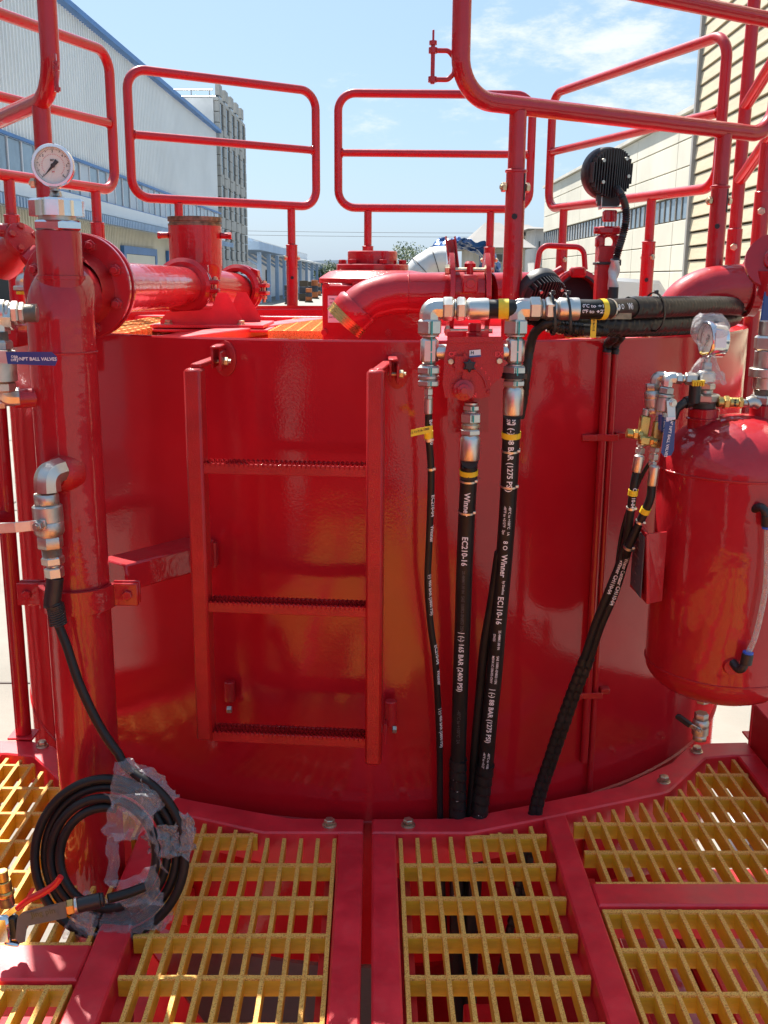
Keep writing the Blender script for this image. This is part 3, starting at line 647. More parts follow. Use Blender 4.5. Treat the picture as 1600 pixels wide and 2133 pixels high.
# toe plates
tpR = thing('toe_plate', 'dark red upright toe plate along the right platform edge', 'toe plate', (1.06, 2, 0))
m = MB(); m.box((1.052, .9, .055), (.008, 3.32, .13), None, .002); m.build('plate', 'red', tpR)
m = MB(); m.add([V((1.047, 2.565, -.05)), V((1.047, 2.565, .36)), V((1.13, 2.565, .40)), V((1.13, 2.565, -.05)), V((1.047, 2.573, -.05)), V((1.047, 2.573, .36)), V((1.13, 2.573, .40)), V((1.13, 2.573, -.05))], [(0, 3, 2, 1), (4, 5, 6, 7), (0, 1, 5, 4), (2, 3, 7, 6), (1, 2, 6, 5)]); m.build('end_plate', 'red_matte', tpR, smooth=False)
tpL = thing('toe_plate', 'dark red upright toe plate along the left platform edge', 'toe plate', (-1.06, 2, 0))
m = MB(); m.box((-1.052, .9, .055), (.008, 3.32, .13), None, .002); m.build('plate', 'red', tpL)
# gratings
GP = .0385
def clip(poly, axis, val):
    """interval of the other coordinate inside poly at coordinate=val"""
    r = []
    for i in range(len(poly)):
        a, b_ = poly[i], poly[(i+1) % len(poly)]
        if (a[axis]-val)*(b_[axis]-val) < 0 or (a[axis] == val and b_[axis] != val and False):
            t = (val-a[axis])/(b_[axis]-a[axis]); r.append(a[1-axis]+(b_[1-axis]-a[1-axis])*t)
    r.sort(); return [(r[i], r[i+1]) for i in range(0, len(r)-1, 2)]
def gbar(a, b_, wd, parent, name='bar', zt=-.003, h=.038):
    """tapered moulded bar: gritty top strip over a smooth side"""
    a = V(a); b_ = V(b_); d, u, r = basis(b_-a, (0, 0, 1)); w2 = wd/2; wt = wd*.40
    n = max(1, int((b_-a).length/.05)); m = MB(); vs = []; fs = []
    for i in range(n+1):
        c = a.lerp(b_, i/n); j = [random.uniform(-.0006, .0006) for _ in range(3)]
        for x, z in ((-wt, -h), (-w2*1.0, -.004), (-w2*.9, j[0]), (w2*.9, j[1]), (w2*1.0, -.004), (wt, -h)): vs.append(c+r*(x+j[2]*.5)+V((0, 0, zt+z)))
    for i in range(n):
        for k in range(6): fs.append((i*6+k, i*6+(k+1) % 6, (i+1)*6+(k+1) % 6, (i+1)*6+k))
    fs += [(5, 4, 3, 2, 1, 0), tuple(n*6+k for k in range(6))]
    m.add(vs, fs); o = m.build(name, 'frp_side', parent, smooth=False); o.data.materials.append(MAT['frp_top'])
    for pi, p in enumerate(o.data.polygons):
        if pi < n*6 and pi % 6 in (1, 2, 3): p.material_index = 1
    return o
def grating(label, poly, x0, y0, dx=GP, dy=.1218, hole=None, tb=.0092):
    xs = [p[0] for p in poly]; ys = [p[1] for p in poly]; t = thing('floor_grating', label, 'grating', (sum(xs)/len(xs), sum(ys)/len(ys), 0), 'yellow floor gratings')
    x = x0
    while x > min(xs): x -= dx
    def cut(a, b_, inside):
        if not hole: return [(a, b_)]
        lo, hi, v0, v1 = inside[:4]
        if not (v0 < inside[4] < v1): return [(a, b_)]
        out_ = []
        if a < lo: out_.append((a, min(b_, lo)))
        if b_ > hi: out_.append((max(a, hi), b_))
        return out_
    x += dx
    while x < max(xs):
        for a, b_ in clip(poly, 0, x):
            for p, q in (cut(a, b_, (hole[1][0], hole[1][1], hole[0][0], hole[0][1], x)) if hole else [(a, b_)]):
                if q-p > .012: gbar((x, p, 0), (x, q, 0), tb, t, 'bar')
        x += dx
    y = y0
    while y > min(ys): y -= dy
    y += dy
    while y < max(ys):
        for a, b_ in clip(poly, 1, y):
            for p, q in (cut(a, b_, (hole[0][0], hole[0][1], hole[1][0], hole[1][1], y)) if hole else [(a, b_)]):
                if q-p > .02: gbar((p, y, 0), (q, y, 0), .0110, t, 'crossbar', zt=-.0038)
        y += dy
    return t
G1 = grating('yellow grating just right of the gap, black hoses showing beneath it', [(.064, -.8), (.408, -.8), (.408, 2.148), (.375, 2.140), (.262, 2.098), (.064, 2.086)], .069, 1.738)
m = MB(); gbar((.228, 2.098, 0), (.392, 2.098, 0), .0110, G1, 'crossbar', zt=-.0038)
grating('yellow grating just left of the gap, its corner under the coiled hose', [(-.462, -.8), (-.079, -.8), (-.079, 2.086), (-.252, 2.088), (-.262, 2.105), (-.40, 2.152), (-.462, 2.168)], -.082, 1.738)
grating('wide yellow grating at right in front of the air receiver', [(.482, 1.908), (.984, 1.908), (.984, 2.484), (.905, 2.466), (.755, 2.288), (.735, 2.278), (.482, 2.176)], .512, 1.912)
grating('yellow grating at the lower right beyond the cross beam', [(.474, .68), (.984, .68), (.984, 1.8195), (.474, 1.8195)], .479, 1.815)
grating('sunlit yellow grating at left around the foot of the standpipe', [(-.984, 1.706), (-.537, 1.706), (-.537, 2.205), (-.728, 2.272), (-.75, 2.285), (-.90, 2.46), (-.984, 2.484)], -.545, 1.711, hole=((-.69, -.536), (1.90, 2.09)))
grating('small sunlit yellow grating at the lower left corner', [(-.984, .58), (-.540, .58), (-.540, 1.594), (-.984, 1.594)], -.545, 1.589)
grating('yellow grating behind the viewer at right', [(.474, -.8), (.984, -.8), (.984, .594), (.474, .594)], .479, .59)
grating('yellow grating behind the viewer at left', [(-.984, -.8), (-.540, -.8), (-.540, .494), (-.984, .494)], -.545, .49)
# skid below
sk = thing('skid', 'red steel skid beams seen dimly through the gratings', 'skid', (0, 1.8, ZG))
def beam(a, b_, w_, h, mat='red_matte', name='beam'): m = MB(); m.bar(a, b_, w_, h, b=.004); return m.build(name, mat, sk)
beam((-.74, -1.2, -1.12), (-.74, 4.6, -1.12), .12, .25); beam((.74, -1.2, -1.12), (.74, 4.6, -1.12), .12, .25)
beam((0.02, -1.2, -1.14), (0.02, 2.3, -1.14), .14, .2)
beam((-1.0, 2.62, -1.05), (-.4, 2.62, -1.05), .09, .12); beam((-.67, 1.0, -1.10), (.67, 1.0, -1.10), .1, .16); beam((-.67, 3.9, -1.12), (.67, 3.9, -1.12), .12, .2); beam((.10, 2.55, -1.10), (.67, 2.55, -1.10), .12, .2)
for x in (-.9, -.45, .45, .9):
    beam((x, 2.20+abs(x)*.25, -1.25), (x, 2.20+abs(x)*.25, -.08), .06, .06, name='post')
beam((-.9, 2.36, -.30), (-.45, 2.26, -.30), .05, .08); beam((.45, 2.26, -.30), (.9, 2.36, -.30), .05, .08)
for x, y0, y1 in ((.60, 1.0, 2.3), (.86, 1.2, 2.4), (.25, .6, 2.0)):
    beam((x, y0, -.42), (x, y1, -.42), .07, .10)
beam((.48, 1.75, -.36), (1.0, 1.75, -.36), .10, .07); beam((-.98, 1.55, -.42), (-.52, 1.55, -.42), .10, .07)
m = MB(); m.prism([(-.62, -1.0), (-.35, -1.0), (-.62, -.55)], 0, .01, 0, lambda x, y, z: V((x, 2.45+z, y))); m.build('gusset', 'red_matte', sk, smooth=False)
for x0, x1, y0, y1 in ((.1, .68, .9, 2.9), (.80, 1.5, .9, 3.3), (-1.1, -.80, .9, 2.6)):
    m = MB(); m.box(((x0+x1)/2, (y0+y1)/2, -.86), (x1-x0, y1-y0, .01)); m.build('floor_plate', 'red', sk, smooth=False)
# manifold pipes under the right gratings
for k, (x, y, z, r) in enumerate(((.62, 2.25, -.62, .06), (.88, 2.3, -.60, .05))):
    m = MB(); m.tube(fillet([(x, y+.1, -.5), (x, 1.95, z), (x-.05, .8, z)], .12), r, 20); m.build('pipe', 'red', sk)

# ------------------------------------------------------------ ladder
LA = V((-.367, 2.065, 0)); LBt = V((.005, 2.03, 0)); ldir = (LBt-LA).normalized(); lper = V((-ldir.y, ldir.x, 0)); LR = Matrix((ldir, lper, (0, 0, 1))).transposed()
lad = thing('ladder', 'short red steel ladder with three serrated rungs hooked on the tank', 'ladder', LA)
for k, (p, zt, zb) in enumerate(((LA, 1.068, .252), (LBt, 1.071, .212))):
    m = MB(); m.box(p+V((0, 0, (zt+zb)/2))+lper*.015, (.035, .048, zt-zb), LR, .005); m.build('rail', 'red_rough', lad)
    m = MB(); m.tube([p+ldir*x+lper*.015+V((0, 0, zb-.002)) for x in (-.012, -.004, .004, .012)], .007, 8); m.build('weld', 'red_rough', lad)
W_ = (LBt-LA).length
for p, dx, z in ((LA, .030, 1.072), (LBt, .030, 1.068)):
    m = MB(); a = p+V((.004, .015, z)); b_ = tp(p.x+dx, z+.006); m.bar(a, b_, .022, .010, b=.002); m.build('hook_arm', 'red_rough', lad)
for zr in (.874, .572, .272):
    p0 = LA+ldir*.017+V((0, 0, zr)); p1 = LA+ldir*(W_-.017)+V((0, 0, zr))
    m = MB(); c = (p0+p1)/2; m.box(c+V((0, 0, -.011)), (W_-.033, .004, .022), LR, .001); m.box(c+lper*.042+V((0, 0, -.011)), (W_-.033, .003, .022), LR, .001)
    rg = m.build('rung', 'red_rough', lad)
    for j, off in enumerate((.000, .0105, .021, .0315, .042)):     # serrated strips, zigzag grip edge
        n_ = 34; vs = []; fs = []
        for i in range(n_*2+1):
            x = (W_-.034)*i/(n_*2); h = .004 if i % 2 else -.001
            q = p0+ldir*x+lper*(off+(.0038 if (i//1) % 2 else -.0038)*(1 if j % 2 else -1))
            vs += [q+V((0, 0, -.006)), q+V((0, 0, h))]
            q2 = q+lper*.0016; vs += [q2+V((0, 0, h)), q2+V((0, 0, -.006))]
        for i in range(n_*2):
            for k in range(3): fs.append((i*4+k, i*4+k+1, (i+1)*4+k+1, (i+1)*4+k))
        m = MB(); m.add(vs, fs); m.build('serrated_strip', 'red_rough', rg, smooth=False)
# hooks and lugs: left top, right top, right bottom, left bottom
def lug(x, z, dx, top, nm):
    q = tp(x, z)
    m = MB(); m.lathe([(0, .026), (.005, .026), (.006, .024)], q, V((q.x-TC.x, q.y-TC.y, 0)), 24, sy=1.5 if top else 1, ref=(1, 0, 0)); m.build('pad', 'red_rough', lad)
    m = MB(); fr_ = q+V((0, -.05, 0)); m.box(q+V((0, -.045, 0)), (.006, .09, .04), None, .002); h = m.build('lug', 'red_rough', lad)
    m = MB(); m.box(q+V((-.016*dx, -.052, .008 if top else -.01)), (.005, .085, .045), None, .002); m.box(q+V((-.010*dx, -.052, .030 if top else .012)), (.02, .085, .005), None, .002); m.build('hook', 'red_rough', lad)
    m = MB(); m.hexn(q+V((dx*.003, -.055, -.002)), q+V((dx*.013, -.055, -.002)), .009); m.cyl(q+V((-dx*.02, -.055, -.002)), q+V((dx*.018, -.055, -.002)), .004, 8); m.build('bolt', 'cad_bolt' if dx > 0 else 'steel', lad)
lug(.052, 1.055, 1, True, ''); lug(-.325, 1.075, 1, True, '')
q = tp(.045, .28); m = MB(); m.cyl(q+V((0, -.03, .02)), q+V((0, -.03, -.04)), .014, 16, .002); m.build('pin_socket', 'red', lad); m = MB(); m.box(q+V((-.012, -.035, -.05)), (.006, .05, .05), None, .001); m.build('lug', 'red', lad)
m = MB(); m.hexn(q+V((.004, -.045, -.045)), q+V((.014, -.045, -.045)), .009); m.build('bolt', 'steel', lad)
q = tp(-.335, .30); m = MB(); m.cyl(q+V((0, -.02, .02)), q+V((0, -.02, -.03)), .013, 16, .002); m.build('pin_socket', 'red', lad); m = MB(); m.hexn(q+V((-.006, -.035, -.045)), q+V((.006, -.035, -.045)), .009); m.build('bolt', 'steel', lad)

# ------------------------------------------------------------ railings
def rail_frame(name, label, A, B, z0, z1, zm, posts, r=.0185, base=ZD-.04, zs=None, sl=.022, grp='red guard rails round the tank top'):
    """closed rounded loop A-B with a mid rail and posts in sockets"""
    A = V((*A, 0)); B = V((*B, 0)); t = thing(name, label, 'guard rail', (A.x, A.y, base), grp); u = V((0, 0, 1))
    m = MB(); m.tube(fillet([A+u*z0, A+u*z1, B+u*z1, B+u*z0], .075, 8, True), r, 16, closed=True); m.build('frame_tube', 'red', t)
    d = (B-A).normalized(); m = MB(); m.tube([A+d*r*.6+u*zm, B-d*r*.6+u*zm], r*.9, 14); mr = m.build('mid_rail', 'red', t)
    for e, sg in ((A, 1), (B, -1)):
        m = MB(); m.tube([e+d*sg*r*1.02+u*zm+(u*math.cos(a)+u.cross(d)*math.sin(a))*r*.93 for a in [2*PI*i/18 for i in range(18)]], .0035, 6, closed=True, rf=lambda S, t_: .0035+.001*math.sin(S*400)); m.build('weld', 'red_rough', mr)
    for f in posts:
        p = A+(B-A)*f; zc = zs or z0-.17
        m = MB(); m.cyl(p+u*(zc-.02), p+u*(z0-r*.7), r*.95, 16); po = m.build('post', 'red', t)
        m = MB(); m.cyl(p+u*base, p+u*zc, sl+.003, 18, .002); m.build('socket', 'red', t)
        m = MB(); m.tube([p+u*zc+V((math.cos(a), math.sin(a), 0))*(sl+.001) for a in [2*PI*i/16 for i in range(16)]], .004, 6, closed=True); m.build('weld', 'red', po)
        q = p+u*(zc-.055); side = d
        m = MB(); m.cyl(q-side*(sl+.018), q+side*(sl+.018), .0055, 8); m.hexn(q-side*(sl+.016), q-side*(sl+.004), .011); m.hexn(q+side*(sl+.004), q+side*(sl+.014), .011); m.build('bolt', 'cad_bolt', t)
        nf = V((CAM.x-p.x, CAM.y-p.y, 0)).normalized(); m = MB(); m.cyl(p+u*(zc-.14)+nf*(sl+.0015), p+u*(zc-.14)+nf*(sl+.0045), .0075, 14); m.build('bolt_hole', 'opening', t)
        m = MB(); sd_ = V((nf.y, -nf.x, 0)); m.box(p+u*(zc-.05)+(nf*.55+sd_*-.83)*(sl+.001), (.006, .012, .09), Matrix(((nf*.55+sd_*-.83), u.cross(nf*.55+sd_*-.83), u)).transposed()); m.build('slot', 'red_rough', t)
    return t
def pxy(px, Y): q = at(px, 580, Y=Y); return (q.x, Y)
rail_frame('guard_rail', 'red looped guard rail behind the tee pipe, left of centre', (-.972, 4.25), (-.258, 4.72), 1.560, 2.045, 1.800, (.23, .85))
rail_frame('guard_rail', 'red looped guard rail squarely behind the gearbox in the middle', (-.160, 4.75), (.702, 4.75), 1.560, 2.045, 1.795, (.155, .80))
rail_frame('guard_rail', 'red looped guard rail behind the black work lamp', (.790, 4.75), (1.172, 3.60), 1.562, 2.050, 1.805, (.12, .68))
rail_frame('guard_rail', 'red looped guard rail in front of the grey warehouse at far left', (-1.235, 3.30), (-.978, 4.0), 1.565, 2.052, 1.803, (.20, .83), zs=1.44)
sr = thing('stair_rail', 'red sloping stair rail with upright at the right edge before the beige boards', 'guard rail', (1.2, 3.46, ZD), 'red guard rails round the tank top')
m = MB(); m.cyl((1.2, 3.46, ZD-.05), (1.2, 3.46, 2.22), .0205, 18); m.build('upright', 'red', sr); m = MB(); m.cyl((1.2, 3.46, ZD-.05), (1.2, 3.46, 1.42), .0245, 18, .002); m.build('socket', 'red', sr)
for z in (1.80, 1.57): m = MB(); m.tube([(1.2, 3.46, z), (1.2, 2.5, z+.43)], .0195, 16); m.build('sloping_rail', 'red', sr)
m = MB(); m.cyl((1.2, 3.24, ZD-.3), (1.2, 3.24, 1.66), .0205, 18); m.build('upright', 'red', sr); m = MB(); m.cyl((1.2, 3.24, ZD-.3), (1.2, 3.24, 1.52), .0245, 18, .002); m.build('socket', 'red', sr)
for x, y, z in ((1.2, 3.46, 1.36), (1.2, 3.24, 1.46)): nf = V((CAM.x-x, CAM.y-y, 0)).normalized(); q = V((x, y, z)); m = MB(); m.hexn(q+nf*.024, q+nf*.034, .012); m.build('bolt', 'cad_bolt', sr)
# foreground rails with open hoops
def front_rail(label, pts_loop, zl, posts, bolts=True, zmid=None, mid=None):
    t = thing('guard_rail', label, 'guard rail', (posts[0][0], posts[0][1], ZD), 'red guard rails round the tank top')
    m = MB(); m.tube(fillet(pts_loop, .085, 10), .0205, 22); m.build('frame_tube', 'red', t)
    if mid: m = MB(); m.tube(mid, .0195, 18); m.build('mid_rail', 'red', t)
    for (x, y) in posts:
        p = V((x, y, 0)); u = V((0, 0, 1)); zc = zl-.14
        m = MB(); m.cyl(p+u*(zc-.02), p+u*(zl-.012), .0198, 20); po = m.build('post', 'red', t)
        m = MB(); m.cyl(p+u*(ZD-.06), p+u*zc, .0225, 22, .002); m.build('socket', 'red', t)
        m = MB(); m.tube([p+u*zc+V((math.cos(a), math.sin(a), 0))*.0215 for a in [2*PI*i/20 for i in range(20)]], .0042, 6, closed=True); m.build('weld', 'red', po)
        dd = V((1, .2, 0)).normalized(); q = p+u*(zc-.035)
        m = MB(); m.cyl(q-dd*.037, q+dd*.034, .005, 8); m.hexn(q-dd*.034, q-dd*.023, .011); m.hexn(q+dd*.023, q+dd*.033, .011); m.build('bolt', 'cad_bolt', t)
        nf = V((CAM.x-x, CAM.y-y, 0)).normalized(); m = MB(); m.cyl(p+u*(zc-.1)+nf*.0205, p+u*(zc-.1)+nf*.0232, .0065, 14); m.build('bolt_hole', 'opening', t)
        sdv = V((-nf.y, nf.x, 0)); e_ = (nf*.45+sdv*.9*(1)).normalized(); m = MB(); m.box(p+u*(zc-.035)+e_*.0215, (.0035, .007, .06), Matrix((e_, u.cross(e_), u)).transposed(), .001); m.build('slot', 'opening', t)
    return t
z0r = at(960, 205, Y=2.32).z-.005; a = at(958, 205, Y=2.32); b_ = at(1600, 282, Y=2.83); zl = (a.z+b_.z)/2
A3 = V((a.x, a.y, zl)); dR = V((b_.x-a.x, b_.y-a.y, 0)); B3 = A3+dR*1.02
zmR = at(1600, 45, Y=2.83).z
p1 = at(1082, 400, Y=2.42); p2 = at(1497, 400, Y=2.75)
def onl(px): # intersect view with rail line
    best = min((abs(pj_x(A3+dR*k/400)-px), k) for k in range(401)); q = A3+dR*best[1]/400; return (q.x, q.y)
def pj_x(p): v = V(p)-CAM; return 800+v.dot(RT)*F/v.dot(FW)
def pj(p): v = V(p)-CAM; k = F/v.dot(FW); return (800+v.dot(RT)*k, 1066.5-v.dot(UP)*k)
g_ = front_rail('big red foreground guard rail at upper right, a shackle on its upright', [A3+V((0, 0, .66)), A3, B3, B3+V((0, 0, .66))], zl, [onl(1081), onl(1510)], mid=[V((A3.x, A3.y, zmR)), V((B3.x, B3.y, zmR))])
m = MB(); m.tube([A3+V((0, 0, .66)), B3+V((0, 0, .66))], .0205, 16); m.build('top_rail', 'red', g_)
# left foreground rail
a = at(112, 235, Y=2.34); A4 = V((a.x, a.y, zl)); B4 = V((at(0, 283, Y=2.69).x, 2.69, zl)); B4 = A4+(B4-A4)*1.8
q_ = [A4+(B4-A4)*k/100 for k in range(101)]; pp = min(q_, key=lambda p: abs(pj_x(p)-84))
g2 = front_rail('big red foreground guard rail at upper left behind the pressure gauge', [A4+V((0, 0, .66)), A4, B4, B4+V((0, 0, .66))], zl, [(pp.x, pp.y)], mid=[V((A4.x, A4.y, zmR)), V((B4.x, B4.y, zmR))])
m = MB(); m.tube([A4+V((0, 0, .66)), B4+V((0, 0, .66))], .0205, 16); m.build('top_rail', 'red', g2)
# shackles
def shackle(label, c, dx, dy=0, s=1.0):
    t = thing('shackle', label, 'shackle', c); c = V(c); u = V((0, 0, 1)); d = V((dx, dy, 0)).normalized()
    m = MB(); m.tube(fillet([c+d*.040*s+u*.026*s, c+d*.012*s+u*.026*s, c+u*.012*s, c-u*.014*s, c+d*.012*s-u*.026*s, c+d*.040*s-u*.026*s], .012*s, 5), .0048*s, 10); m.build('bow', 'red', t)
    e = c+d*.042*s
    for q in (-.026, .026): m = MB(); m.cyl(e+u*(q-.005)*s, e+u*(q+.005)*s, .0085*s, 12); m.build('eye', 'red', t)
    m = MB(); m.cyl(e-u*.034*s, e+u*.04*s, .0042*s, 10); m.cyl(e+u*.036*s, e+u*.043*s, .0075*s, 12); m.box(e+u*.052*s, (.004*s, .012*s, .02*s), None, .001); m.build('pin', 'red', t)
shackle('red shackle sticking out left of the upper right rail upright', at(947, 136, Y=2.33), -1, 0, 1.12)
shackle('red shackle lying flat on the upper left rail upright', at(116, 170, Y=2.31), .35, -.9, .8)
# side posts standing on the platform
def side_post(label, x, y, ztop, zb=-.05, r=.021, arm=None):
    t = thing('side_post', label, 'post', (x, y, 0)); m = MB(); m.cyl((x, y, zb), (x, y, ztop), r, 20); m.build('tube', 'red', t)
    if arm: m = MB(); m.tube(arm, r*.95, 16); m.build('side_rail', 'red', t)
    m = MB(); m.box((x, y, .0075), (.07, .06, .006), None, .001); m.build('foot_plate', 'red_matte', t); return t
sp = at(50, 1540, z=0); side_post('upright red tube at the left picture edge beside the tank', -.965, 2.60, 1.30, arm=[(-.965, 2.60, .63), (-1.03, 1.2, .63)])
side_post('upright red tube at the lower right behind the air receiver', 1.085, 2.60, 1.15)
side_post('second upright red tube at the lower right picture edge', 1.19, 2.55, 1.15)
# ------------------------------------------------------------ fittings
def stack(par, p, ax, items):
    """butt pieces along an axis; each piece is a part"""
    p = V(p); d = V(ax).normalized()
    for kind, ln, r, mat, nm in items:
        m = MB(); e = p+d*ln
        if kind == 'hex': m.hexn(p, e, r, rot=.15)
        elif kind == 'cyl': m.cyl(p, e, r, 24, min(.0012, ln*.2))
        elif kind == 'thread':
            n = max(3, int(ln/.0018)); pr = []
            for i in range(n): pr += [(ln*i/n, r*.9), (ln*(i+.5)/n, r)]
            m.lathe(pr+[(ln, r*.9)], p, d, 22)
        elif kind == 'ferrule':
            m.lathe([(0, r*.72), (ln*.05, r*.80), (ln*.12, r*.98), (ln*.15, r), (ln*.5, r*.97), (ln*.85, r), (ln*.99, r*.97), (ln, r*.9)], p, d, 16)
        elif kind == 'ring': m.lathe([(0, r*.85), (ln*.3, r), (ln*.7, r), (ln, r*.85)], p, d, 22)
        if nm: m.build(nm, mat, par)
        p = e
    return p
def elbow_block(par, c, d1, d2, r, ln, mat='zinc', name='elbow_body'):
    """forged square-ish elbow from arm d1 to arm d2"""
    c = V(c); d1 = V(d1).normalized(); d2 = V(d2).normalized(); m = MB()
    m.tube(fillet([c+d1*ln, c, c+d2*ln], r*.9, 6), r, 8, rf=lambda S, t: r*(1.0 if abs(math.cos(2*t)) > .5 else 1.04)); return m.build(name, mat, par, ang=25)
def tmark(par, p, ln, wd, d=(0, 0, 1), n=(0, -1, 0)):
    m = MB(); p = V(p); R = Matrix((V(d), V(n).cross(V(d)), V(n))).transposed(); m.box(p, (ln, wd, .0008), R); m.build('torque_mark', 'teal_mark', par, smooth=False)
S = .00098   # metres per photo pixel about the valve
YV = 2.0
# hydraulic control valve -------------------------------------------------
vb = thing('control_valve', 'red cast hydraulic control valve with star knob and round dial on the tank front', 'valve', at(985, 770, Y=YV+.03))
def vpoly(pts): return [(px, py) for px, py in pts]
def vfr(Y): return lambda x, y, z: at(x, y, Y=Y-z)
m = MB(); m.prism([(931, 709), (1048, 708), (1050, 735), (1046, 783), (1022, 806), (1020, 826), (1003, 830), (927, 828), (922, 800), (926, 745)], 0, .055, .005, vfr(YV+.055)); m.build('body', 'red_rough', vb, ang=30)
m = MB(); m.prism([(934, 702), (1046, 701), (1048, 713), (932, 714)], 0, .075, .004, vfr(YV+.07)); m.build('top_flange', 'red_rough', vb)
m = MB(); m.prism([(948, 742), (972, 742), (974, 774), (948, 774)], 0, .006, .0015, vfr(YV)); m.build('boss', 'red_rough', vb)
m = MB(); m.prism([(966, 735), (986, 752), (974, 812), (962, 806)], 0, .007, .002, vfr(YV)); m.build('lever_plate', 'red_rough', vb)
m = MB(); c = at(965, 812, Y=YV); m.lathe([(0, .021), (.010, .021), (.011, .0195)], c, (0, -1, 0), 32); m.lathe([(.011, .014), (.018, .0135), (.019, .012)], c, (0, -1, 0), 28); m.lathe([(.0191, .006), (.0215, .006)], c, (0, -1, 0), 18); m.build('dial', 'red', vb)
m = MB(); m.tube([at(965, 812, Y=YV-.002)+V((math.cos(a), 0, math.sin(a)))*.045 for a in [R_(5)+R_(80)*i/14 for i in range(15)]], .0016, 6); m.build('scale_arc', 'red_rough', vb)
for k in range(6):
    a = R_(12+k*13); q = at(965, 812, Y=YV-.0005)+V((math.cos(a), 0, math.sin(a)))*.055; flat_text(str(k+1), .008, q, (1, 0, 0), (0, 0, 1), 'red_matte', vb, th=.0012)
for tx, px, py in (('CF', 942, 738), ('EX', 1039, 738), ('IN', 986, 823)): flat_text(tx, .013, at(px, py, Y=YV-.001), (1, 0, 0), (0, 0, 1), 'red_matte', vb, th=.0016)
for px, py in ((939, 753), (1040, 752)): m = MB(); q = at(px, py, Y=YV); m.hexn(q, q+V((0, -.006, 0)), .0062); m.build('bolt', 'cad_bolt', vb)
for px, py in ((948, 760), (1017, 816)): m = MB(); q = at(px, py, Y=YV); m.cyl(q, q+V((0, -.004, 0)), .0042, 12, .001); m.build('pin', 'red_rough', vb)
m = MB(); q = at(977, 761, Y=YV-.006); ps = []
for k in range(12): a = 2*PI*k/12; r = .0135 if k % 2 else .0085; ps.append((math.cos(a)*r, math.sin(a)*r))
m.prism(ps, 0, .016, .002, lambda x, y, z: q+V((x, -z, y))); m.build('star_knob', 'plastic_black', vb)
m = MB(); m.prism([(978, 730), (1001, 728), (1002, 743), (978, 745)], 0, .0012, 0, vfr(YV-.001)); st = m.build('sticker', 'label_white', vb, smooth=False)
m = MB(); m.prism([(978, 741.5), (1002, 739.5), (1002, 743), (978, 745)], 0, .0004, 0, vfr(YV-.0023)); m.build('sticker_band', 'blue_grip', st, smooth=False)
flat_text('H', .009, at(984, 735, Y=YV-.0026), (1, 0, 0), (0, 0, 1), 'black_print', st)
q = at(988, 703, Y=YV+.03); stack(vb, q, (0, 0, 1), [('hex', .011, .017, 'red', 'hex_plug'), ('hex', .017, .0135, 'red', 'hex_plug')])
# mounting plate behind the valve
m = MB(); m.bar(at(975, 690, Y=YV+.09), at(975, 900, Y=YV+.09), .085, .006, up=(0, 1, 0)); m.build('mounting_plate', 'red', vb)
m = MB(); m.box(at(975, 760, Y=2.13), (.07, .11, .05), None, .003); m.build('mounting_arm', 'red', vb)
# left branch fittings
def branch(label, xc, side, small):
    """tee, nuts and top elbow; side = which side the valve is"""
    t = thing('pipe_fitting', label, 'fitting', at(xc, 740, Y=YV+.02)); Yc = YV+.025
    c = at(xc, 643, Y=Yc)
    elbow_block(t, c, (0, 0, -1), (1, 0, 0), .0205, .024)
    q = at(xc, 665, Y=Yc); q.x = c.x
    e = stack(t, q, (0, 0, -1), [('hex', .030, .0255, 'zinc', 'nut'), ('cyl', .004, .019, 'zinc', 'collar')])
    m = MB(); m.box(e+V((0, 0, -.027)), (.035, .036, .054), None, .007); m.cyl(e+V((side*.012, 0, -.030)), e+V((side*.036, 0, -.030)), .0155, 20, .002); m.build('tee_body', 'zinc', t)
    e2 = stack(t, e+V((0, 0, -.054)), (0, 0, -1), [('cyl', .003, .016, 'zinc', 'collar'), ('hex', .017, .0245, 'zinc', 'nut'), ('ring', .011, .022, 'steel', 'collar'), ('hex', .013, .0235, 'zinc', 'nut')])
    for z, l_ in ((665+17, .026), (716, .028), (745, .022), (772, .016), (797, .009)): tmark(t, V((c.x+.003, Yc-.0262 if z in (682, 772, 797) else Yc-.0185, at(xc, z, Y=Yc).z)), l_, .003)
    if small: stack(t, e2, (0, 0, -1), [('cyl', .004, .009, 'zinc', 'collar'), ('hex', .014, .0095, 'zinc', 'nut'), ('hex', .008, .0085, 'steel', 'nut')])
    return t, c, e2
tl, cL, eL = branch('silver elbow and tee fitting stack left of the control valve', 896, 1, True)
tr_, cR, eR = branch('silver elbow and tee fitting stack right of the control valve', 1076, -1, False)
qb = at(982, 838, Y=YV+.025); tb_ = thing('pipe_fitting', 'silver nut stack under the control valve', 'fitting', qb)
eB = stack(tb_, qb, (0, 0, -1), [('cyl', .005, .014, 'zinc', 'collar'), ('hex', .012, .0175, 'zinc', 'nut'), ('cyl', .004, .014, 'steel', 'collar'), ('hex', .021, .0215, 'zinc', 'nut'), ('ring', .012, .019, 'cad_bolt', 'collar'), ('hex', .012, .0215, 'zinc', 'nut')])
tmark(tb_, qb+V((.003, -.018, -.011)), .010, .003); tmark(tb_, qb+V((.003, -.0222, -.031)), .014, .003)
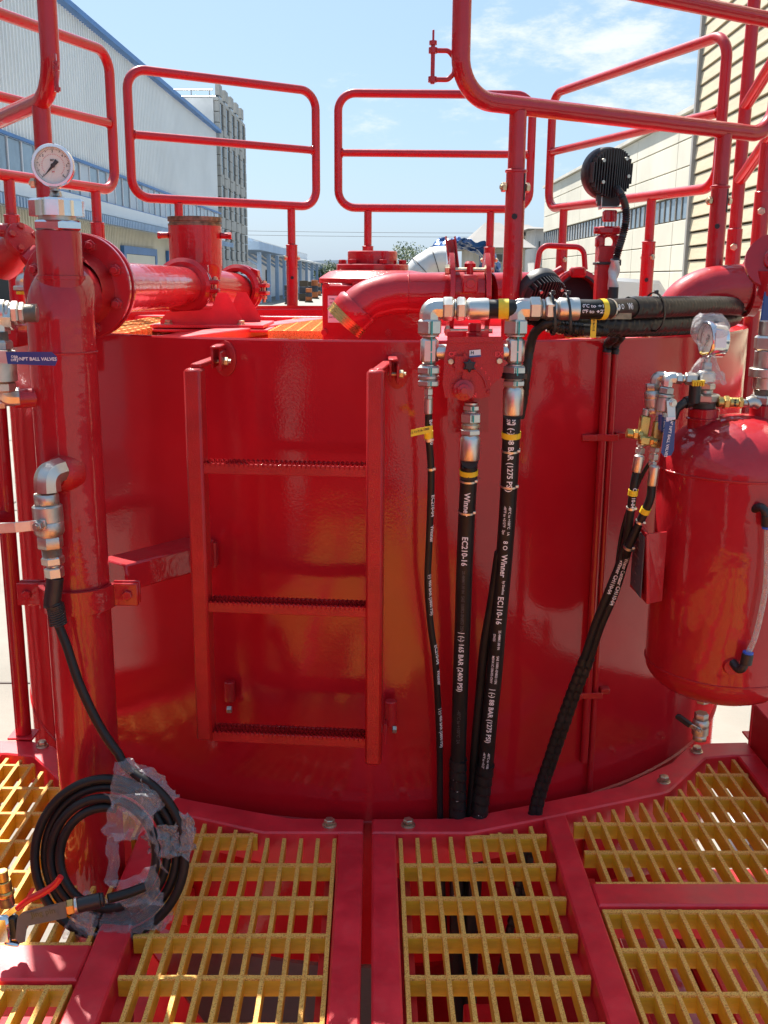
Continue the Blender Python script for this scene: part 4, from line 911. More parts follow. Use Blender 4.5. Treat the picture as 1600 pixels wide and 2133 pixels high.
# ---- hoses
def hang(y):     # hanging hoses lean back into the slot between deck and tank
    return 2.03 if y < 860 else 2.03+.149*min(1, (y-860)/790) if y < 1750 else 2.179
def px_path(pts, Y0, step=.012):
    return spline([at(p[0], p[1], Y=(hang(p[1]) if Y0 == 'hang' else p[2] if len(p) > 2 else Y0)) for p in pts], step)
def band(par, path, s, r, w_, mat, nm='clamp_band', k=0):
    L_ = 0
    for i in range(1, len(path)):
        L_ += (path[i]-path[i-1]).length
        if L_ >= s:
            d = (path[i]-path[i-1]).normalized(); m = MB(); m.lathe([(-w_/2, r), (-w_/2, r+.0012), (w_/2, r+.0012), (w_/2, r)], path[i], d, 22, caps=False)
            if k: _, a, b2 = basis(d); m.box(path[i]+V((r*.8, -r*.7, 0)), (.007, .005, .006), None, .001)
            return m.build(nm, mat, par)
YH = YV+.03
def spiral(r, pitch, amp): return lambda S_, t: r*(1+amp*(((S_/pitch+t/(2*PI)) % 1)**.6))
# 1 thin hose
h1 = thing('hydraulic_hose', 'thinnest black hydraulic hose with yellow flag tag, left of the valve', 'hose', at(893, 862, Y=YH), 'hydraulic hoses hanging on the tank')
p = px_path([(893, 862), (893, 905), (898, 976), (897, 1050), (894, 1130), (891, 1215), (897, 1300), (906, 1367), (912, 1457), (916, 1570), (917, 1694), (920, 1800), (926, 1950)], 'hang')
m = MB(); m.tube(p, .0075, 14); m.build('rubber_tube', 'hose_black', h1)
m = MB(); m.lathe([(0, .0065), (.002, .0088), (.034, .0088), (.036, .007)], at(893, 826, Y=YH), (0, 0, -1), 18); m.build('ferrule', 'zinc', h1)
for tx, s_, z_ in (('BAR (5800', .010, .012), ('EC210-04', .175, .012), ('Winner', .245, .012), ('(-) 400 BAR (5800 PSI)', .360, .0105), ('EC210-04', .535, .012), ('Winner', .600, .012), ('| (-) 400 BAR (5800 PSI)', .700, .0105)):
    hose_text(tx, z_, p, s_, .0075, 'white_print', h1, side=.75 if z_ == .012 else .75)
band(h1, p, .045, .0078, .007, 'zinc', k=1); band(h1, p, .118, .0078, .005, 'zinc', k=1); band(h1, p, .034, .0079, .016, 'tape_yellow', 'tape')
m = MB(); q = at(893, 893, Y=YH-.009); a_ = at(856, 902, Y=YH-.012); u = (a_-q); m.add([q+V((.008, 0, .007)), q+V((.008, 0, -.007)), a_+V((0, 0, -.0075)), a_+V((0, 0, .0065)), q+V((.008, .0008, .007)), q+V((.008, .0008, -.007)), a_+V((0, .0008, -.0075)), a_+V((0, .0008, .0065))], [(0, 1, 2, 3), (7, 6, 5, 4), (0, 3, 7, 4), (1, 5, 6, 2)]); tg = m.build('flag_tag', 'tape_yellow', h1, smooth=False)
xd = (q-a_).normalized(); flat_text('LS 11-516-1000', .0062, (q+a_)/2+V((0, -.001, 0)), xd, V((0, 0, 1))-xd*xd.z, 'black_print', tg)
# 2 centre hose
h2 = thing('hydraulic_hose', 'thick black hose marked EC210-16 hanging straight below the valve', 'hose', eB, 'hydraulic hoses hanging on the tank')
p = px_path([(977, 946), (976, 1000), (971, 1100), (967, 1200), (964, 1300), (960, 1400), (957, 1500), (954, 1600), (953, 1700), (952, 1800), (952, 1950), (952, 2130)], 'hang')
p[0] = V((eB.x, eB.y, eB.z-.052))
m = MB(); m.lathe([(0, .016), (.003, .0185), (.008, .0205), (.05, .0200), (.052, .0185)], eB, (0, 0, -1), 14); m.build('ferrule', 'zinc', h2)
i0 = next(i for i, q in enumerate(p) if pj(q)[1] > 1575)
m = MB(); m.tube(p[:i0+1], .0178, 20); m.build('rubber_tube', 'hose_black', h2)
m = MB(); m.tube(spline(p[i0:i0+22], .003), .020, 18, rf=spiral(.0182, .026, .20)); m.build('spiral_guard', 'wrap_black', h2); m = MB(); m.tube(p[i0+21:], .0182, 16); m.build('rubber_tube', 'hose_black', h2)
for tx, s_, z_, mt in (('Winner', .090, .0165, 'white_print'), ('EC210-16', .190, .0165, 'white_print'), ('25.4MM/1.00 IN', .27, .008, 'grey_print'), ('SAE 100R2-EN853 2SN | MSHA', .33, .009, 'grey_print'), ('| (-) 165 BAR (2400 PSI)', .420, .0150, 'white_print'), ('-40°C to +100°C  2A', .62, .010, 'grey_print'), ('(-) 165 BAR (2400 PSI)', .80, .0165, 'white_print'), ('Winner', 1.1, .018, 'white_print')):
    hose_text(tx, z_, p, s_, .0178 if s_ < .7 else .0182, mt, h2, side=-.1)
band(h2, p, .062, .018, .004, 'zinc', k=1); band(h2, p, .136, .018, .004, 'zinc', k=1); tp_ = band(h2, p, .044, .0182, .011, 'tape_yellow', 'tape')
hose_text('Tank Speed Ctrl', .0065, [at(955, 994, Y=YH-.0), at(1000, 992, Y=YH)], .002, .0195, 'black_print', tp_, view=(0, -1, 0))
# 3 right hose
h3 = thing('hydraulic_hose', 'thick black hose marked EC110-16 leaning left from the right fitting stack', 'hose', eR, 'hydraulic hoses hanging on the tank')
p = px_path([(1067, 852), (1065, 905), (1061, 1000), (1055, 1100), (1047, 1200), (1038, 1300), (1030, 1400), (1020, 1500), (1013, 1580), (1005, 1640), (998, 1700), (990, 1800), (982, 1950), (976, 2130)], 'hang')
p[0] = V((eR.x, eR.y, eR.z-.058)); i0 = next(i for i, q in enumerate(p) if pj(q)[1] > 1590)
m = MB(); m.lathe([(0, .0165), (.003, .019), (.008, .0212), (.055, .0205), (.058, .0188)], eR, (0, 0, -1), 14); m.build('ferrule', 'zinc', h3)
m = MB(); m.tube(p[:i0+1], .0182, 20); m.build('rubber_tube', 'hose_black', h3)
m = MB(); m.tube(spline(p[i0:i0+20], .003), .020, 18, rf=spiral(.0184, .026, .20)); m.build('spiral_guard', 'wrap_black', h3); m = MB(); m.tube(p[i0+19:], .0186, 16); m.build('rubber_tube', 'hose_black', h3)
for tx, s_, z_, sd_ in (('1SN', .002, .010, -.35), ('ENV', .002, .010, .25), ('| (-) 88 BAR (1275 PSI)', .020, .0155, .0), ('-40°C to +100°C   1A', .200, .0072, .25), ('-40°F to +212°F   2pc', .200, .0072, -.3), ('8 O', .280, .013, .0), ('Winner', .312, .0165, .0), ('by Danfoss', .374, .0072, .2), ('EC110-16', .412, .0165, .0), ('25.4MM/1.00 IN', .495, .0072, .25), ('DN25', .505, .0072, -.35), ('SAE 100R1-EN853 1SN', .560, .0072, .25), ('MSHA IC-386/02-ONV', .560, .0072, -.3), ('| (-) 88 BAR (1275 PSI)', .645, .0150, 0), ('-40°C to +100°C', .815, .0072, .25), ('-40°F to +212°F', .815, .0072, -.3), ('(-) 88 BAR (1275 PSI)', .98, .0155, 0), ('Winner', 1.20, .0165, 0)):
    hose_text(tx, z_, p, s_, .0182 if s_ < .78 else .0186, 'white_print', h3, side=sd_)
band(h3, p, .074, .0184, .004, 'zinc', k=1); band(h3, p, .150, .0184, .004, 'zinc', k=1); tp_ = band(h3, p, .047, .0186, .012, 'tape_yellow', 'tape')
hose_text('(000)', .007, [at(1050, 899, Y=YH), at(1090, 900, Y=YH)], .010, .0199, 'black_print', tp_, view=(0, -1, 0))
m = MB(); m.lathe([(-.005, .0235), (-.005, .0255), (.005, .0255), (.005, .0235)], V((eR.x, eR.y, at(1070, 782, Y=YH).z)), (0, 0, 1), 20, caps=False); m.build('cable_tie', 'plastic_black', tr_)
# hose hidden behind
h4 = thing('hydraulic_hose', 'plain black hose in shade between the two thick marked hoses', 'hose', at(1010, 1200, Y=2.12), 'hydraulic hoses hanging on the tank')
p = px_path([(1040, 1150), (1026, 1250), (1010, 1350), (1001, 1450), (992, 1550), (985, 1650), (978, 1750), (965, 2000)], 'hang'); p = [q+V((0, .014*min(1, k/25), 0)) for k, q in enumerate(p)]; m = MB(); m.tube(p, .0105, 14); m.build('rubber_tube', 'hose_black', h4)
# ---- upper horizontal hoses
h5 = thing('hydraulic_hose', 'black hose running right from the left top elbow under yellow tape', 'hose', cL, 'hoses looped along the tank rim')
e = stack(h5, cL+V((.024, 0, 0)), (1, 0, 0), [('hex', .022, .0235, 'zinc', 'nut'), ('ring', .006, .019, 'steel', 'collar'), ('hex', .018, .0235, 'zinc', 'nut'), ('ferrule', .045, .0215, 'zinc', 'ferrule')])
r5 = .0185
p5 = spline([e, e+V((.05, 0, 0)), at(1110, 655, Y=2.07), at(1180, 672, Y=2.08), at(1300, 676, Y=2.14), at(1420, 671, Y=2.38), at(1500, 668, Y=2.62), at(1528, 660, Y=2.80), at(1500, 655, Y=2.9), at(1400, 655, Y=2.85)], .004)
m = MB(); m.tube(p5[:26], r5, 18); m.build('rubber_tube', 'hose_black', h5); m = MB(); m.tube(p5[25:], .0195, 16, rf=spiral(.0184, .019, .24)); m.build('spiral_guard', 'wrap_black', h5)
band(h5, p5, .028, .0187, .020, 'tape_yellow', 'tape')
h6 = thing('hydraulic_hose', 'upper black hose with steel ferrule and ribbed spiral guard along the rim at right', 'hose', cR, 'hoses looped along the tank rim')
e = stack(h6, cR+V((.024, 0, 0)), (1, 0, 0), [('hex', .024, .0235, 'zinc', 'nut'), ('ring', .008, .019, 'steel', 'collar'), ('hex', .018, .0235, 'zinc', 'nut'), ('cyl', .004, .019, 'steel', 'collar'), ('ferrule', .045, .0225, 'zinc', 'ferrule')])
p6 = spline([e, e+V((.05, .004, 0)), at(1300, 641, Y=2.09), at(1370, 640, Y=2.2), at(1440, 638, Y=2.36), at(1505, 637, Y=2.55), at(1538, 641, Y=2.72), at(1530, 648, Y=2.86), at(1480, 650, Y=2.92)], .004)
i6 = next(i for i, q in enumerate(p6) if pj(q)[0] > 1312)
m = MB(); m.tube(p6[:i6+1], .0192, 18); m.build('rubber_tube', 'hose_black', h6)
m = MB(); m.tube(p6[i6:], .0205, 20, rf=spiral(.0194, .020, .22)); m.build('spiral_guard', 'wrap_black', h6)
for tx, s_, z_, sd_ in (('0°C to +10', .004, .009, .25), ('0°F to +27', .004, .009, -.3), ('8 O', .072, .014, 0), ('Wi', .113, .0175, 0)):
    hose_text(tx, z_, p6, s_, .0192, 'white_print', h6, side=sd_, view=(0, -1, .1), flip=1)
band(h6, p6, .046, .0195, .012, 'tape_yellow', 'tape'); band(h6, p6, .064, .0195, .005, 'zinc', k=1)
m = MB(); q = at(1230, 668, Y=2.03); m.box(q+V((.006, -.004, -.004)), (.011, .0012, .058), None, 0); tg = m.build('flag_tag', 'tape_yellow', h6, smooth=False); flat_text('LS 0316-11-5', .006, q+V((.006, -.0050, -.004)), (0, 0, -1), (1, 0, 0), 'black_print', tg)
m = MB(); q = at(1285, 655, Y=2.045); m.bar(q+V((-.03, -.012, -.003)), q+V((.028, -.006, -.003)), .001, .012, up=(0, 0, 1)); m.build('steel_strap', 'bronze_thread', h6)
for px in (1150, 1182, 1365):
    q = min(p6, key=lambda v: abs(pj_x(v)-px)) if px > 1200 else V((at(px, 641, Y=cR.y).x, cR.y, cR.z)); rr = .0255
    m = MB(); m.lathe([(-.0025, rr), (-.0025, rr+.0018), (.0025, rr+.0018), (.0025, rr)], q+V((0, .004, -.010)), (1, .1 if px < 1300 else .9, .12), 24, caps=False, sx=1.55); m.box(q+V((0, -.004, .032)), (.008, .008, .008), None, .001); m.build('cable_tie', 'plastic_black', h6)
h7 = thing('cable_conduit', 'lower ribbed black conduit bundled beneath the big rim hoses', 'conduit', at(1300, 690, Y=2.1))
p = px_path([(1125, 668, 2.04), (1170, 682, 2.05), (1240, 687, 2.08), (1330, 689, 2.2), (1420, 686, 2.4), (1500, 680, 2.65), (1520, 672, 2.78)], 2.1, .003); m = MB(); m.tube(p, .0135, 12, rf=lambda S_, t: .0125+.0014*math.sin(S_*900)); m.build('conduit_tube', 'wrap_black', h7)
h8 = thing('cable_conduit', 'black spiral wrapped cable dropping from the rim bundle behind the right fitting', 'conduit', at(1110, 720, Y=2.08))
p = px_path([(1165, 668, 2.03), (1135, 676, 2.03), (1113, 695, 2.05), (1103, 730, 2.07), (1096, 780, 2.07), (1090, 830, 2.09), (1083, 870, 2.1)], 2.05, .004); m = MB(); m.tube(p, .0095, 12, rf=spiral(.009, .016, .14)); m.build('conduit_tube', 'wrap_black', h8)
# tape-wrapped joints in the bundle
wj = thing('wrapped_joint', 'grey tape wrapped cable joints under the rim hoses', 'cable joint', at(1180, 688, Y=2.1))
random.seed(4)
for pa, pb in (((1140, 682), (1172, 690)), ((1175, 690), (1215, 694)), ((1220, 694), (1250, 695))):
    m = MB(); a, b_ = at(*pa, Y=2.12), at(*pb, Y=2.12); m.tube([a.lerp(b_, k/8)+V((0, 0, random.uniform(-.001, .001))) for k in range(9)], .009, 10, rf=lambda S_, t: .008+.0015*math.sin(S_*300+t*2)); m.build('tape_wrap', 'duct_silver' if pa[0] != 1175 else 'hose_black', wj)
# red conduit pipes down the tank
cp = thing('conduit_pipe', 'pair of thin red conduit pipes clamped down the tank with black ribbed cables', 'conduit pipe', (.545, tank_y(.545), 0))
for x, nm in ((.533, 0), (.554, 1)):
    yb = tank_y(x)-.012; m = MB(); m.tube([(x, yb, z) for z in (1.09, .8, .5, .2, .075 if nm == 0 else -.2)], .0095 if nm == 0 else .0072, 14); m.build('pipe', 'red', cp)
for z in (.895, .255):
    m = MB(); m.box((.541, tank_y(.54)-.024, z), (.055, .003, .016), None, .001); m.box((.5, tank_y(.5)-.006, z), (.035, .012, .016), None, .002); m.box((.581, tank_y(.58)-.01, z), (.024, .02, .016), None, .002); m.build('pipe_clamp', 'red_rough', cp)
for x, k in ((.533, 0), (.553, 1)):
    q = V((x, tank_y(x)-.012, 1.085)); p = spline([q, q+V((0, -.004, .025)), at(1283+k*10, 700, Y=2.22), at(1274+k*8, 690, Y=2.26), at(1262+k*5, 683, Y=2.3)], .003); m = MB(); m.tube(p, .0105, 12, rf=lambda S_, t: .0098+.0012*math.sin(S_*1300)); m.build('ribbed_cable', 'plastic_black', cp)

# ------------------------------------------------------------ diagonal small hoses to the air cluster
def small_hose(label, pts, r, tag_px, txt):
    t = thing('air_hose', label, 'hose', at(pts[0][0], pts[0][1], Y=2.0), 'small hoses sloping down to the left')
    p = spline([at(q[0], q[1], Y=(q[2] if len(q) > 2 else 2.04+.145*min(1, max(0, (q[1]-1140)/500)))) for q in pts], .006); i0 = next(i for i, q in enumerate(p) if pj(q)[1] > 1370)
    m = MB(); m.tube(p[:i0+1], r, 14); m.build('rubber_tube', 'hose_black', t); m = MB(); m.tube(spline(p[i0:], .004), r*1.1, 14, rf=spiral(r*1.02, .022, .30)); m.build('spiral_guard', 'wrap_black', t)
    return t, p
t, p = small_hose('small black hose from the left little valve, steel ferrule on top', [(1326, 984, 2.0), (1321, 1010, 2.0), (1313, 1070, 2.01), (1306, 1120, 2.03), (1292, 1170), (1268, 1230), (1240, 1300), (1215, 1375), (1190, 1440), (1165, 1510), (1142, 1580), (1118, 1655), (1095, 1760), (1070, 1900), (1040, 2050)], .0085, 0, '')
hose_text('Winner CH110-04', .011, p, .20, .0085, 'white_print', t, side=.3); hose_text('CH110-04', .010, p, .03, .0085, 'white_print', t, side=.3); band(t, p, .040, .0088, .012, 'tape_yellow', 'tape'); band(t, p, .075, .0088, .005, 'zinc', k=1)
m = MB(); m.lathe([(0, .008), (.003, .0105), (.034, .0102), (.036, .0088)], p[0]+V((.004, 0, .036)), p[0]-(p[0]+V((.004, 0, .036))), 16); m.build('ferrule', 'zinc', t)
t, p = small_hose('small black hose from the right little valve, nearer the receiver', [(1358, 1012, 1.99), (1354, 1040, 1.99), (1341, 1070, 2.0), (1325, 1105, 2.01), (1310, 1140, 2.02), (1298, 1180), (1279, 1240), (1251, 1305), (1226, 1380), (1200, 1445), (1176, 1515), (1152, 1585), (1128, 1660), (1108, 1760), (1085, 1900)], .0088, 0, '')
hose_text('Winner Centaur CH110-04', .011, p, .17, .0088, 'white_print', t, side=.3); band(t, p, .050, .0090, .012, 'tape_yellow', 'tape'); band(t, p, .078, .0090, .005, 'zinc', k=1); band(t, p, .14, .0100, .006, 'zinc', k=1)
m = MB(); m.lathe([(0, .008), (.003, .0108), (.040, .0105), (.042, .009)], p[0]+V((.003, 0, .042)), (-.003, 0, -.042), 16); m.build('ferrule', 'zinc', t)
t = thing('air_hose', 'slim black tube looping behind the two small hoses', 'hose', at(1350, 990, Y=2.04), 'small hoses sloping down to the left'); p = px_path([(1356, 960, 2.03), (1340, 985, 2.04), (1320, 1030, 2.05), (1300, 1090, 2.07), (1290, 1140, 2.08), (1283, 1200, 2.09)], 2.05); m = MB(); m.tube(p, .0042, 10); m.build('rubber_tube', 'hose_black', t)

# ------------------------------------------------------------ ball valves
def ball_valve(label, c, ax, r, ln, hdir, hlen, hn, grip, bent=.0, txt=None, tsz=.01, gw=.0, group=None, gripfrom=.35, tflip=1, mat='steel'):
    """c centre, ax pipe axis, hn direction of the stem, hdir lever direction"""
    t = thing('ball_valve', label, 'ball valve', c, group); c = V(c); ax = V(ax).normalized(); hn = V(hn).normalized(); hd = V(hdir).normalized()
    m = MB(); m.lathe([(-ln*.30, r*.86), (-ln*.27, r), (-.001, r), (0, r*.95), (.002, r), (ln*.20, r), (ln*.27, r*.84)], c, ax, 26); m.build('body', mat, t)
    m = MB(); m.lathe([(ln*.27, r*.80), (ln*.29, r*.86), (ln*.48, r*.86), (ln*.5, r*.80)], c, ax, 6); m.build('hex_end', mat, t)
    m = MB(); m.lathe([(-ln*.5, r*.80), (-ln*.48, r*.86), (-ln*.32, r*.86), (-ln*.30, r*.80)], c, ax, 8); m.build('hex_end', mat, t)
    m = MB(); s0 = c+hn*r*.8; m.cyl(s0, s0+hn*r*.55, r*.38, 14); m.hexn(s0+hn*r*.55, s0+hn*r*.95, r*.34); m.cyl(s0+hn*r*.9, s0+hn*r*1.15, r*.17, 10); st = m.build('stem_nut', mat, t)
    h0 = s0+hn*r*.5; sd_ = hd.cross(hn); w_ = gw or r*.62; lift = hn*bent
    pts_ = [h0-hd*r*.4, h0+hd*r*.55, h0+hd*(r*.55+hlen*.22)+lift, h0+hd*hlen+lift]; m = MB()
    for a, b2 in zip(pts_, pts_[1:]): m.bar(a, b2+(b2-a).normalized()*.001, w_, .0028, up=hn, b=.0008)
    lv = m.build('lever', 'zinc', t)
    g0 = pts_[2]+hd*hlen*(gripfrom-.3); g1 = pts_[3]+hd*.004; m = MB(); R = Matrix((hd, sd_, hn)).transposed(); W = w_*1.3; L_ = (g1-g0).length
    m.prism([(0, -W/2), (L_-W*.35, -W/2), (L_, -W*.2), (L_, W*.2), (L_-W*.35, W/2), (0, W/2)], -.004, .004, .0018, lambda x, y, z: g0+hd*x+sd_*y+hn*z); gp = m.build('grip', grip, lv)
    if txt:
        xd = hd*tflip; yd = hn.cross(xd); flat_text(txt, tsz, (g0+g1)/2+hn*.0045, xd, yd, 'white_print', gp)
    return t
YC = 1.90
# lower left valve chain on the standpipe
# ------------------------------------------------------------ left standpipe
sp = thing('standpipe', 'tall glossy red standpipe at left with flanged elbow on top', 'pipe', (PC.x, PC.y, -.3))
ZE = 1.215
m = MB(); m.tube(fillet([PC+V((0, 0, -.42)), PC+V((0, 0, .5)), PC+V((0, 0, ZE)), PC+V((0, .10, ZE))], .088, 14), .064, 40); m.build('riser', 'red', sp)
m = MB(); m.tube([PC+V((math.cos(a)*.0645, math.sin(a)*.0645, 1.105)) for a in [2*PI*i/40 for i in range(40)]], .0022, 6, closed=True); m.build('weld', 'red_rough', sp)
nx = at(125, 540, Y=2.0).x
m = MB(); m.lathe([(1.19, .044), (1.243, .0435), (1.2435, .0455), (1.25, .0455), (1.2505, .0425), (1.328, .0425), (1.333, .041)], (nx, 2.0, 0), (0, 0, 1), 36); m.build('neck', 'red', sp)
for k, yy in enumerate((2.118, 2.158)):
    m = MB(); m.lathe([(0, .107), (.002, .109), (.014, .109), (.016, .107)], (PC.x, yy, 1.228), (0, 1, 0), 64); fl_ = m.build('flange', 'red', sp)
m = MB(); m.lathe([(-.05, .0645), (-.02, .070), (0, .078)], (PC.x, 2.118, 1.222), (0, 1, 0), 40, caps=False); m.build('weld_neck', 'red_rough', sp)
m = MB(); m.cyl((PC.x, 2.134, 1.228), (PC.x, 2.158, 1.228), .075, 32); m.build('gasket_ring', 'red_matte', sp)
for k in range(8):
    a = R_(22.5+45*k); c = V((PC.x+math.cos(a)*.088, 2.118, 1.228+math.sin(a)*.088)); m = MB(); m.cyl(c+V((0, -.002, 0)), c+V((0, .064, 0)), .0065, 10); m.hexn(c+V((0, -.010, 0)), c, .0125); m.cyl(c+V((0, -.020, 0)), c+V((0, -.008, 0)), .007, 12, .001); m.hexn(c+V((0, .056, 0)), c+V((0, .066, 0)), .0125); m.build('stud_bolt', 'red', sp)
# union on top
un = thing('hammer_union', 'polished steel union nut on top of the standpipe', 'fitting', (nx, 2.0, 1.335))
m = MB(); m.hexn((nx, 2.0, 1.3335), (nx, 2.0, 1.352), .048, rot=.3); m.build('lower_hex', 'chrome', un)
m = MB(); m.cyl((nx, 2.0, 1.352), (nx, 2.0, 1.362), .034, 24); m.build('collar', 'steel', un)
m = MB(); ps = []
for k in range(24):
    a = 2*PI*k/24+.1; r = .051 if k % 6 in (0, 1, 5) else .041; ps.append((math.cos(a)*r, math.sin(a)*r))
m.prism(ps, 1.360, 1.392, .004, lambda x, y, z: V((nx+x, 2.0+y, z))); wn = m.build('wing_nut', 'chrome', un, ang=20)
flat_text('SS 304 4"', .007, (nx+.006, 2.0-.0425, 1.379), (1, 0, 0), (0, 0, 1), 'grey_print', wn)
m = MB(); m.lathe([(1.392, .022), (1.397, .012), (1.405, .010)], (nx, 2.0, 0), (0, 0, 1), 20); m.build('top_cone', 'steel', un)
# gauge
def gauge(label, c, r, stem_z, n, parts_txt, tiltx=0):
    c = V(c); n = V(n).normalized(); up = V((0, 0, 1)); xd = up.cross(n)*-1; xd = n.cross(up)*-1; xd = up.cross(n)
    t = thing('pressure_gauge', label, 'gauge', (c.x, c.y, stem_z))
    m = MB(); m.lathe([(-.028, r*.93), (-.026, r*.97), (.0, r*.98), (.001, r*1.04), (.007, r*1.04), (.009, r*1.0), (.009, r*.88), (.003, r*.86)], c, n, 48, caps=False); m.lathe([(-.028, r*.93), (-.028, .001)], c, n, 40, caps=False); m.build('case', 'chrome', t)
    m = MB(); m.lathe([(.001, .0005), (.001, r*.87)], c, n, 40, caps=False); df = m.build('dial', 'dial_face', t)
    m = MB(); m2 = MB()
    for k in range(51):
        a = R_(225-270*k/50); L_ = .10 if k % 5 == 0 else .05; e0 = .80*r; e1 = (.80-L_)*r; d = xd*math.cos(a)+up*math.sin(a); s_ = n.cross(d)*(.0006 if k % 5 == 0 else .00035)
        m.add([c+n*.0016+d*e0+s_, c+n*.0016+d*e0-s_, c+n*.0016+d*e1-s_, c+n*.0016+d*e1+s_], [(0, 1, 2, 3)])
    for k in range(31):
        a = R_(225-270*k/30); d = xd*math.cos(a)+up*math.sin(a); s_ = n.cross(d)*.0004; m2.add([c+n*.0016+d*r*.56+s_, c+n*.0016+d*r*.56-s_, c+n*.0016+d*r*.51-s_, c+n*.0016+d*r*.51+s_], [(0, 1, 2, 3)])
    m.build('scale', 'black_print', df, smooth=False); m2.build('inner_scale', 'red_print', df, smooth=False)
    for k, tx in enumerate(parts_txt):
        a = R_(225-270*k/(len(parts_txt)-1)); flat_text(tx, r*.16, c+n*.0016+(xd*math.cos(a)+up*math.sin(a))*r*.66, xd, up, 'black_print', df)
    flat_text('MPa', r*.15, c+n*.0016+up*r*.25, xd, up, 'black_print', df); flat_text('psi', r*.13, c+n*.0016-up*r*.28, xd, up, 'red_print', df)
    a = R_(228); d = xd*math.cos(a)+up*math.sin(a); s_ = n.cross(d); m = MB(); m.add([c+n*.003-d*r*.32+s_*.004, c+n*.003-d*r*.32-s_*.004, c+n*.003+d*r*.72], [(0, 1, 2)]); m.lathe([(.0025, .004), (.005, .004)], c, n, 14); m.build('needle', 'black_print', df, smooth=False)
    m = MB(); m.lathe([(.0075, .0005), (.0068, r*.88)], c, n, 40, caps=False); m.build('glass', 'gauge_glass', t)
    z1 = c.z-r*.95; m = MB(); b0 = V((c.x, c.y, stem_z)); hh = z1-stem_z; m.cyl(b0, b0+up*hh*1.05, .0065, 16); m.hexn(b0+up*hh*.45, b0+up*hh*.8, .0105, seg=4, rot=.78); m.hexn(b0, b0+up*hh*.22, .0105); m.build('stem', 'steel', t)
    m = MB(); m.cyl(c+up*r*.99-n*.012, c+up*(r*1.06)-n*.012, .005, 12); m.build('vent_plug', 'rubber', t)
    return t
gc = at(111, 345, Y=1.985); gc.x = gc.x
gauge('round pressure gauge with white dial on top of the standpipe at left', gc, .0375, 1.405, (.12, -1, -.02), ['0', '1', '2', '3', '4', '5', '6'])
# pipe running back, clamps, tee riser
bp_ = thing('back_pipe', 'glossy red pipe running back from the big flange to the tee', 'pipe', (-.58, 2.6, 1.2))
m = MB(); m.cyl((PC.x+.012, 2.175, 1.226), (-.578, 3.14, 1.222), .0575, 40); m.build('pipe_wall', 'red', bp_)
def vclamp(label, c, ax, r):
    t = thing('pipe_clamp', label, 'clamp', c); c = V(c); ax = V(ax).normalized(); up = V((0, 0, 1)); sx = ax.cross(up)
    m = MB(); m.lathe([(-.030, r), (-.030, r+.012), (-.020, r+.024), (-.008, r+.024), (-.006, r+.020), (.006, r+.020), (.008, r+.024), (.020, r+.024), (.030, r+.012), (.030, r)], c, ax, 40, caps=False); m.build('housing', 'red', t)
    for s_ in (1, -1):
        for z in (.013, -.013):
            m = MB(); m.box(c+sx*s_*(r+.030)+up*z, (.036, .044, .014), Matrix((sx, ax, up)).transposed(), .003); m.build('lug', 'red', t)
        m = MB(); q = c+sx*s_*(r+.034); m.cyl(q-up*.045, q+up*.03, .005, 10); m.hexn(q-up*.034, q-up*.022, .010); m.cyl(q+up*.020, q+up*.027, .009, 14); m.build('bolt', 'cad_bolt', t)
    m = MB(); m.prism([(-.01, 0), (.012, .0), (.020, .012), (.012, .026), (0, .02)], -.012, .012, .002, lambda x, y, z: c+(sx*.62+up*.78)*(r+.010+y)+(sx*.78-up*.62)*x*1.6+ax*z); m.build('ear', 'red', t)
    return t
vclamp('red grooved clamp where the back pipe meets the tee', (-.578, 3.16, 1.222), (0, 1, 0), .0605)
RC = V((-.568, 3.33, 0))
tee = thing('tee_riser', 'short wide red vertical pipe with dark grooved mouth on the tank top', 'pipe', (RC.x, RC.y, ZD))
m = MB(); m.lathe([(ZD+.09, .060), (1.28, .083), (1.30, .0835), (1.407, .0835)], RC, (0, 0, 1), 44, caps=False); m.build('riser', 'red', tee)
m = MB(); m.lathe([(1.407, .0842), (1.413, .0842), (1.414, .080), (1.420, .080), (1.421, .0848), (1.434, .0848), (1.434, .078), (1.37, .076)], RC, (0, 0, 1), 44, caps=False); m.build('grooved_mouth', 'bronze_thread', tee)
m = MB(); m.tube(fillet([RC+V((-.008, -.20, 1.222)), RC+V((0, 0, 1.222)), RC+V((.10, .38, 1.20))], .05, 6), .060, 30); m.build('run', 'red', tee)
for sx in (-1, 1): m = MB(); q = RC+V((sx*.083, -.01, 1.378)); m.cyl(q, q+V((sx*.024, 0, 0)), .0095, 14, .001); m.hexn(q+V((sx*.022, 0, 0)), q+V((sx*.034, 0, 0)), .011); m.build('side_stud', 'red', tee)
vclamp('second red grooved clamp behind the tee riser', (-.475, 3.66, 1.21), (.26, 1, 0), .0605)
tb = thing('pipe_stand', 'dark red gusseted stand bolted under the tee riser', 'pipe stand', (RC.x, 3.2, ZD))
gpol = [(334, 679), (334, 667), (348, 650), (440, 645), (453, 610), (473, 610), (505, 664), (505, 679)]
m = MB(); m.prism([(x, 1200-y) for x, y in gpol], 0, .008, 0, lambda x, y, z: at(x, 1200-y, Y=3.13+z)); m.build('gusset', 'red_matte', tb, smooth=False)
o2 = at(334, 667, Y=3.13)
m = MB(); m.prism([(x, 1200-y) for x, y in gpol], 0, .008, 0, lambda x, y, z: at(x, 1200-y, Y=3.13+z)+V((.035, .19, 0))); m.build('gusset', 'red_matte', tb, smooth=False)
m = MB(); m.box((-.50, 3.25, ZD+.020), (.34, .34, .010), None, .002); m.build('base_plate', 'red_matte', tb); m = MB(); m.box((-.50, 3.25, ZD+.008), (.37, .37, .008), None, .002); m.build('pad_plate', 'red_matte', tb)
for x in (-.62, -.40): hexbolt(V((x, 3.11, ZD+.025)), tb, .8)
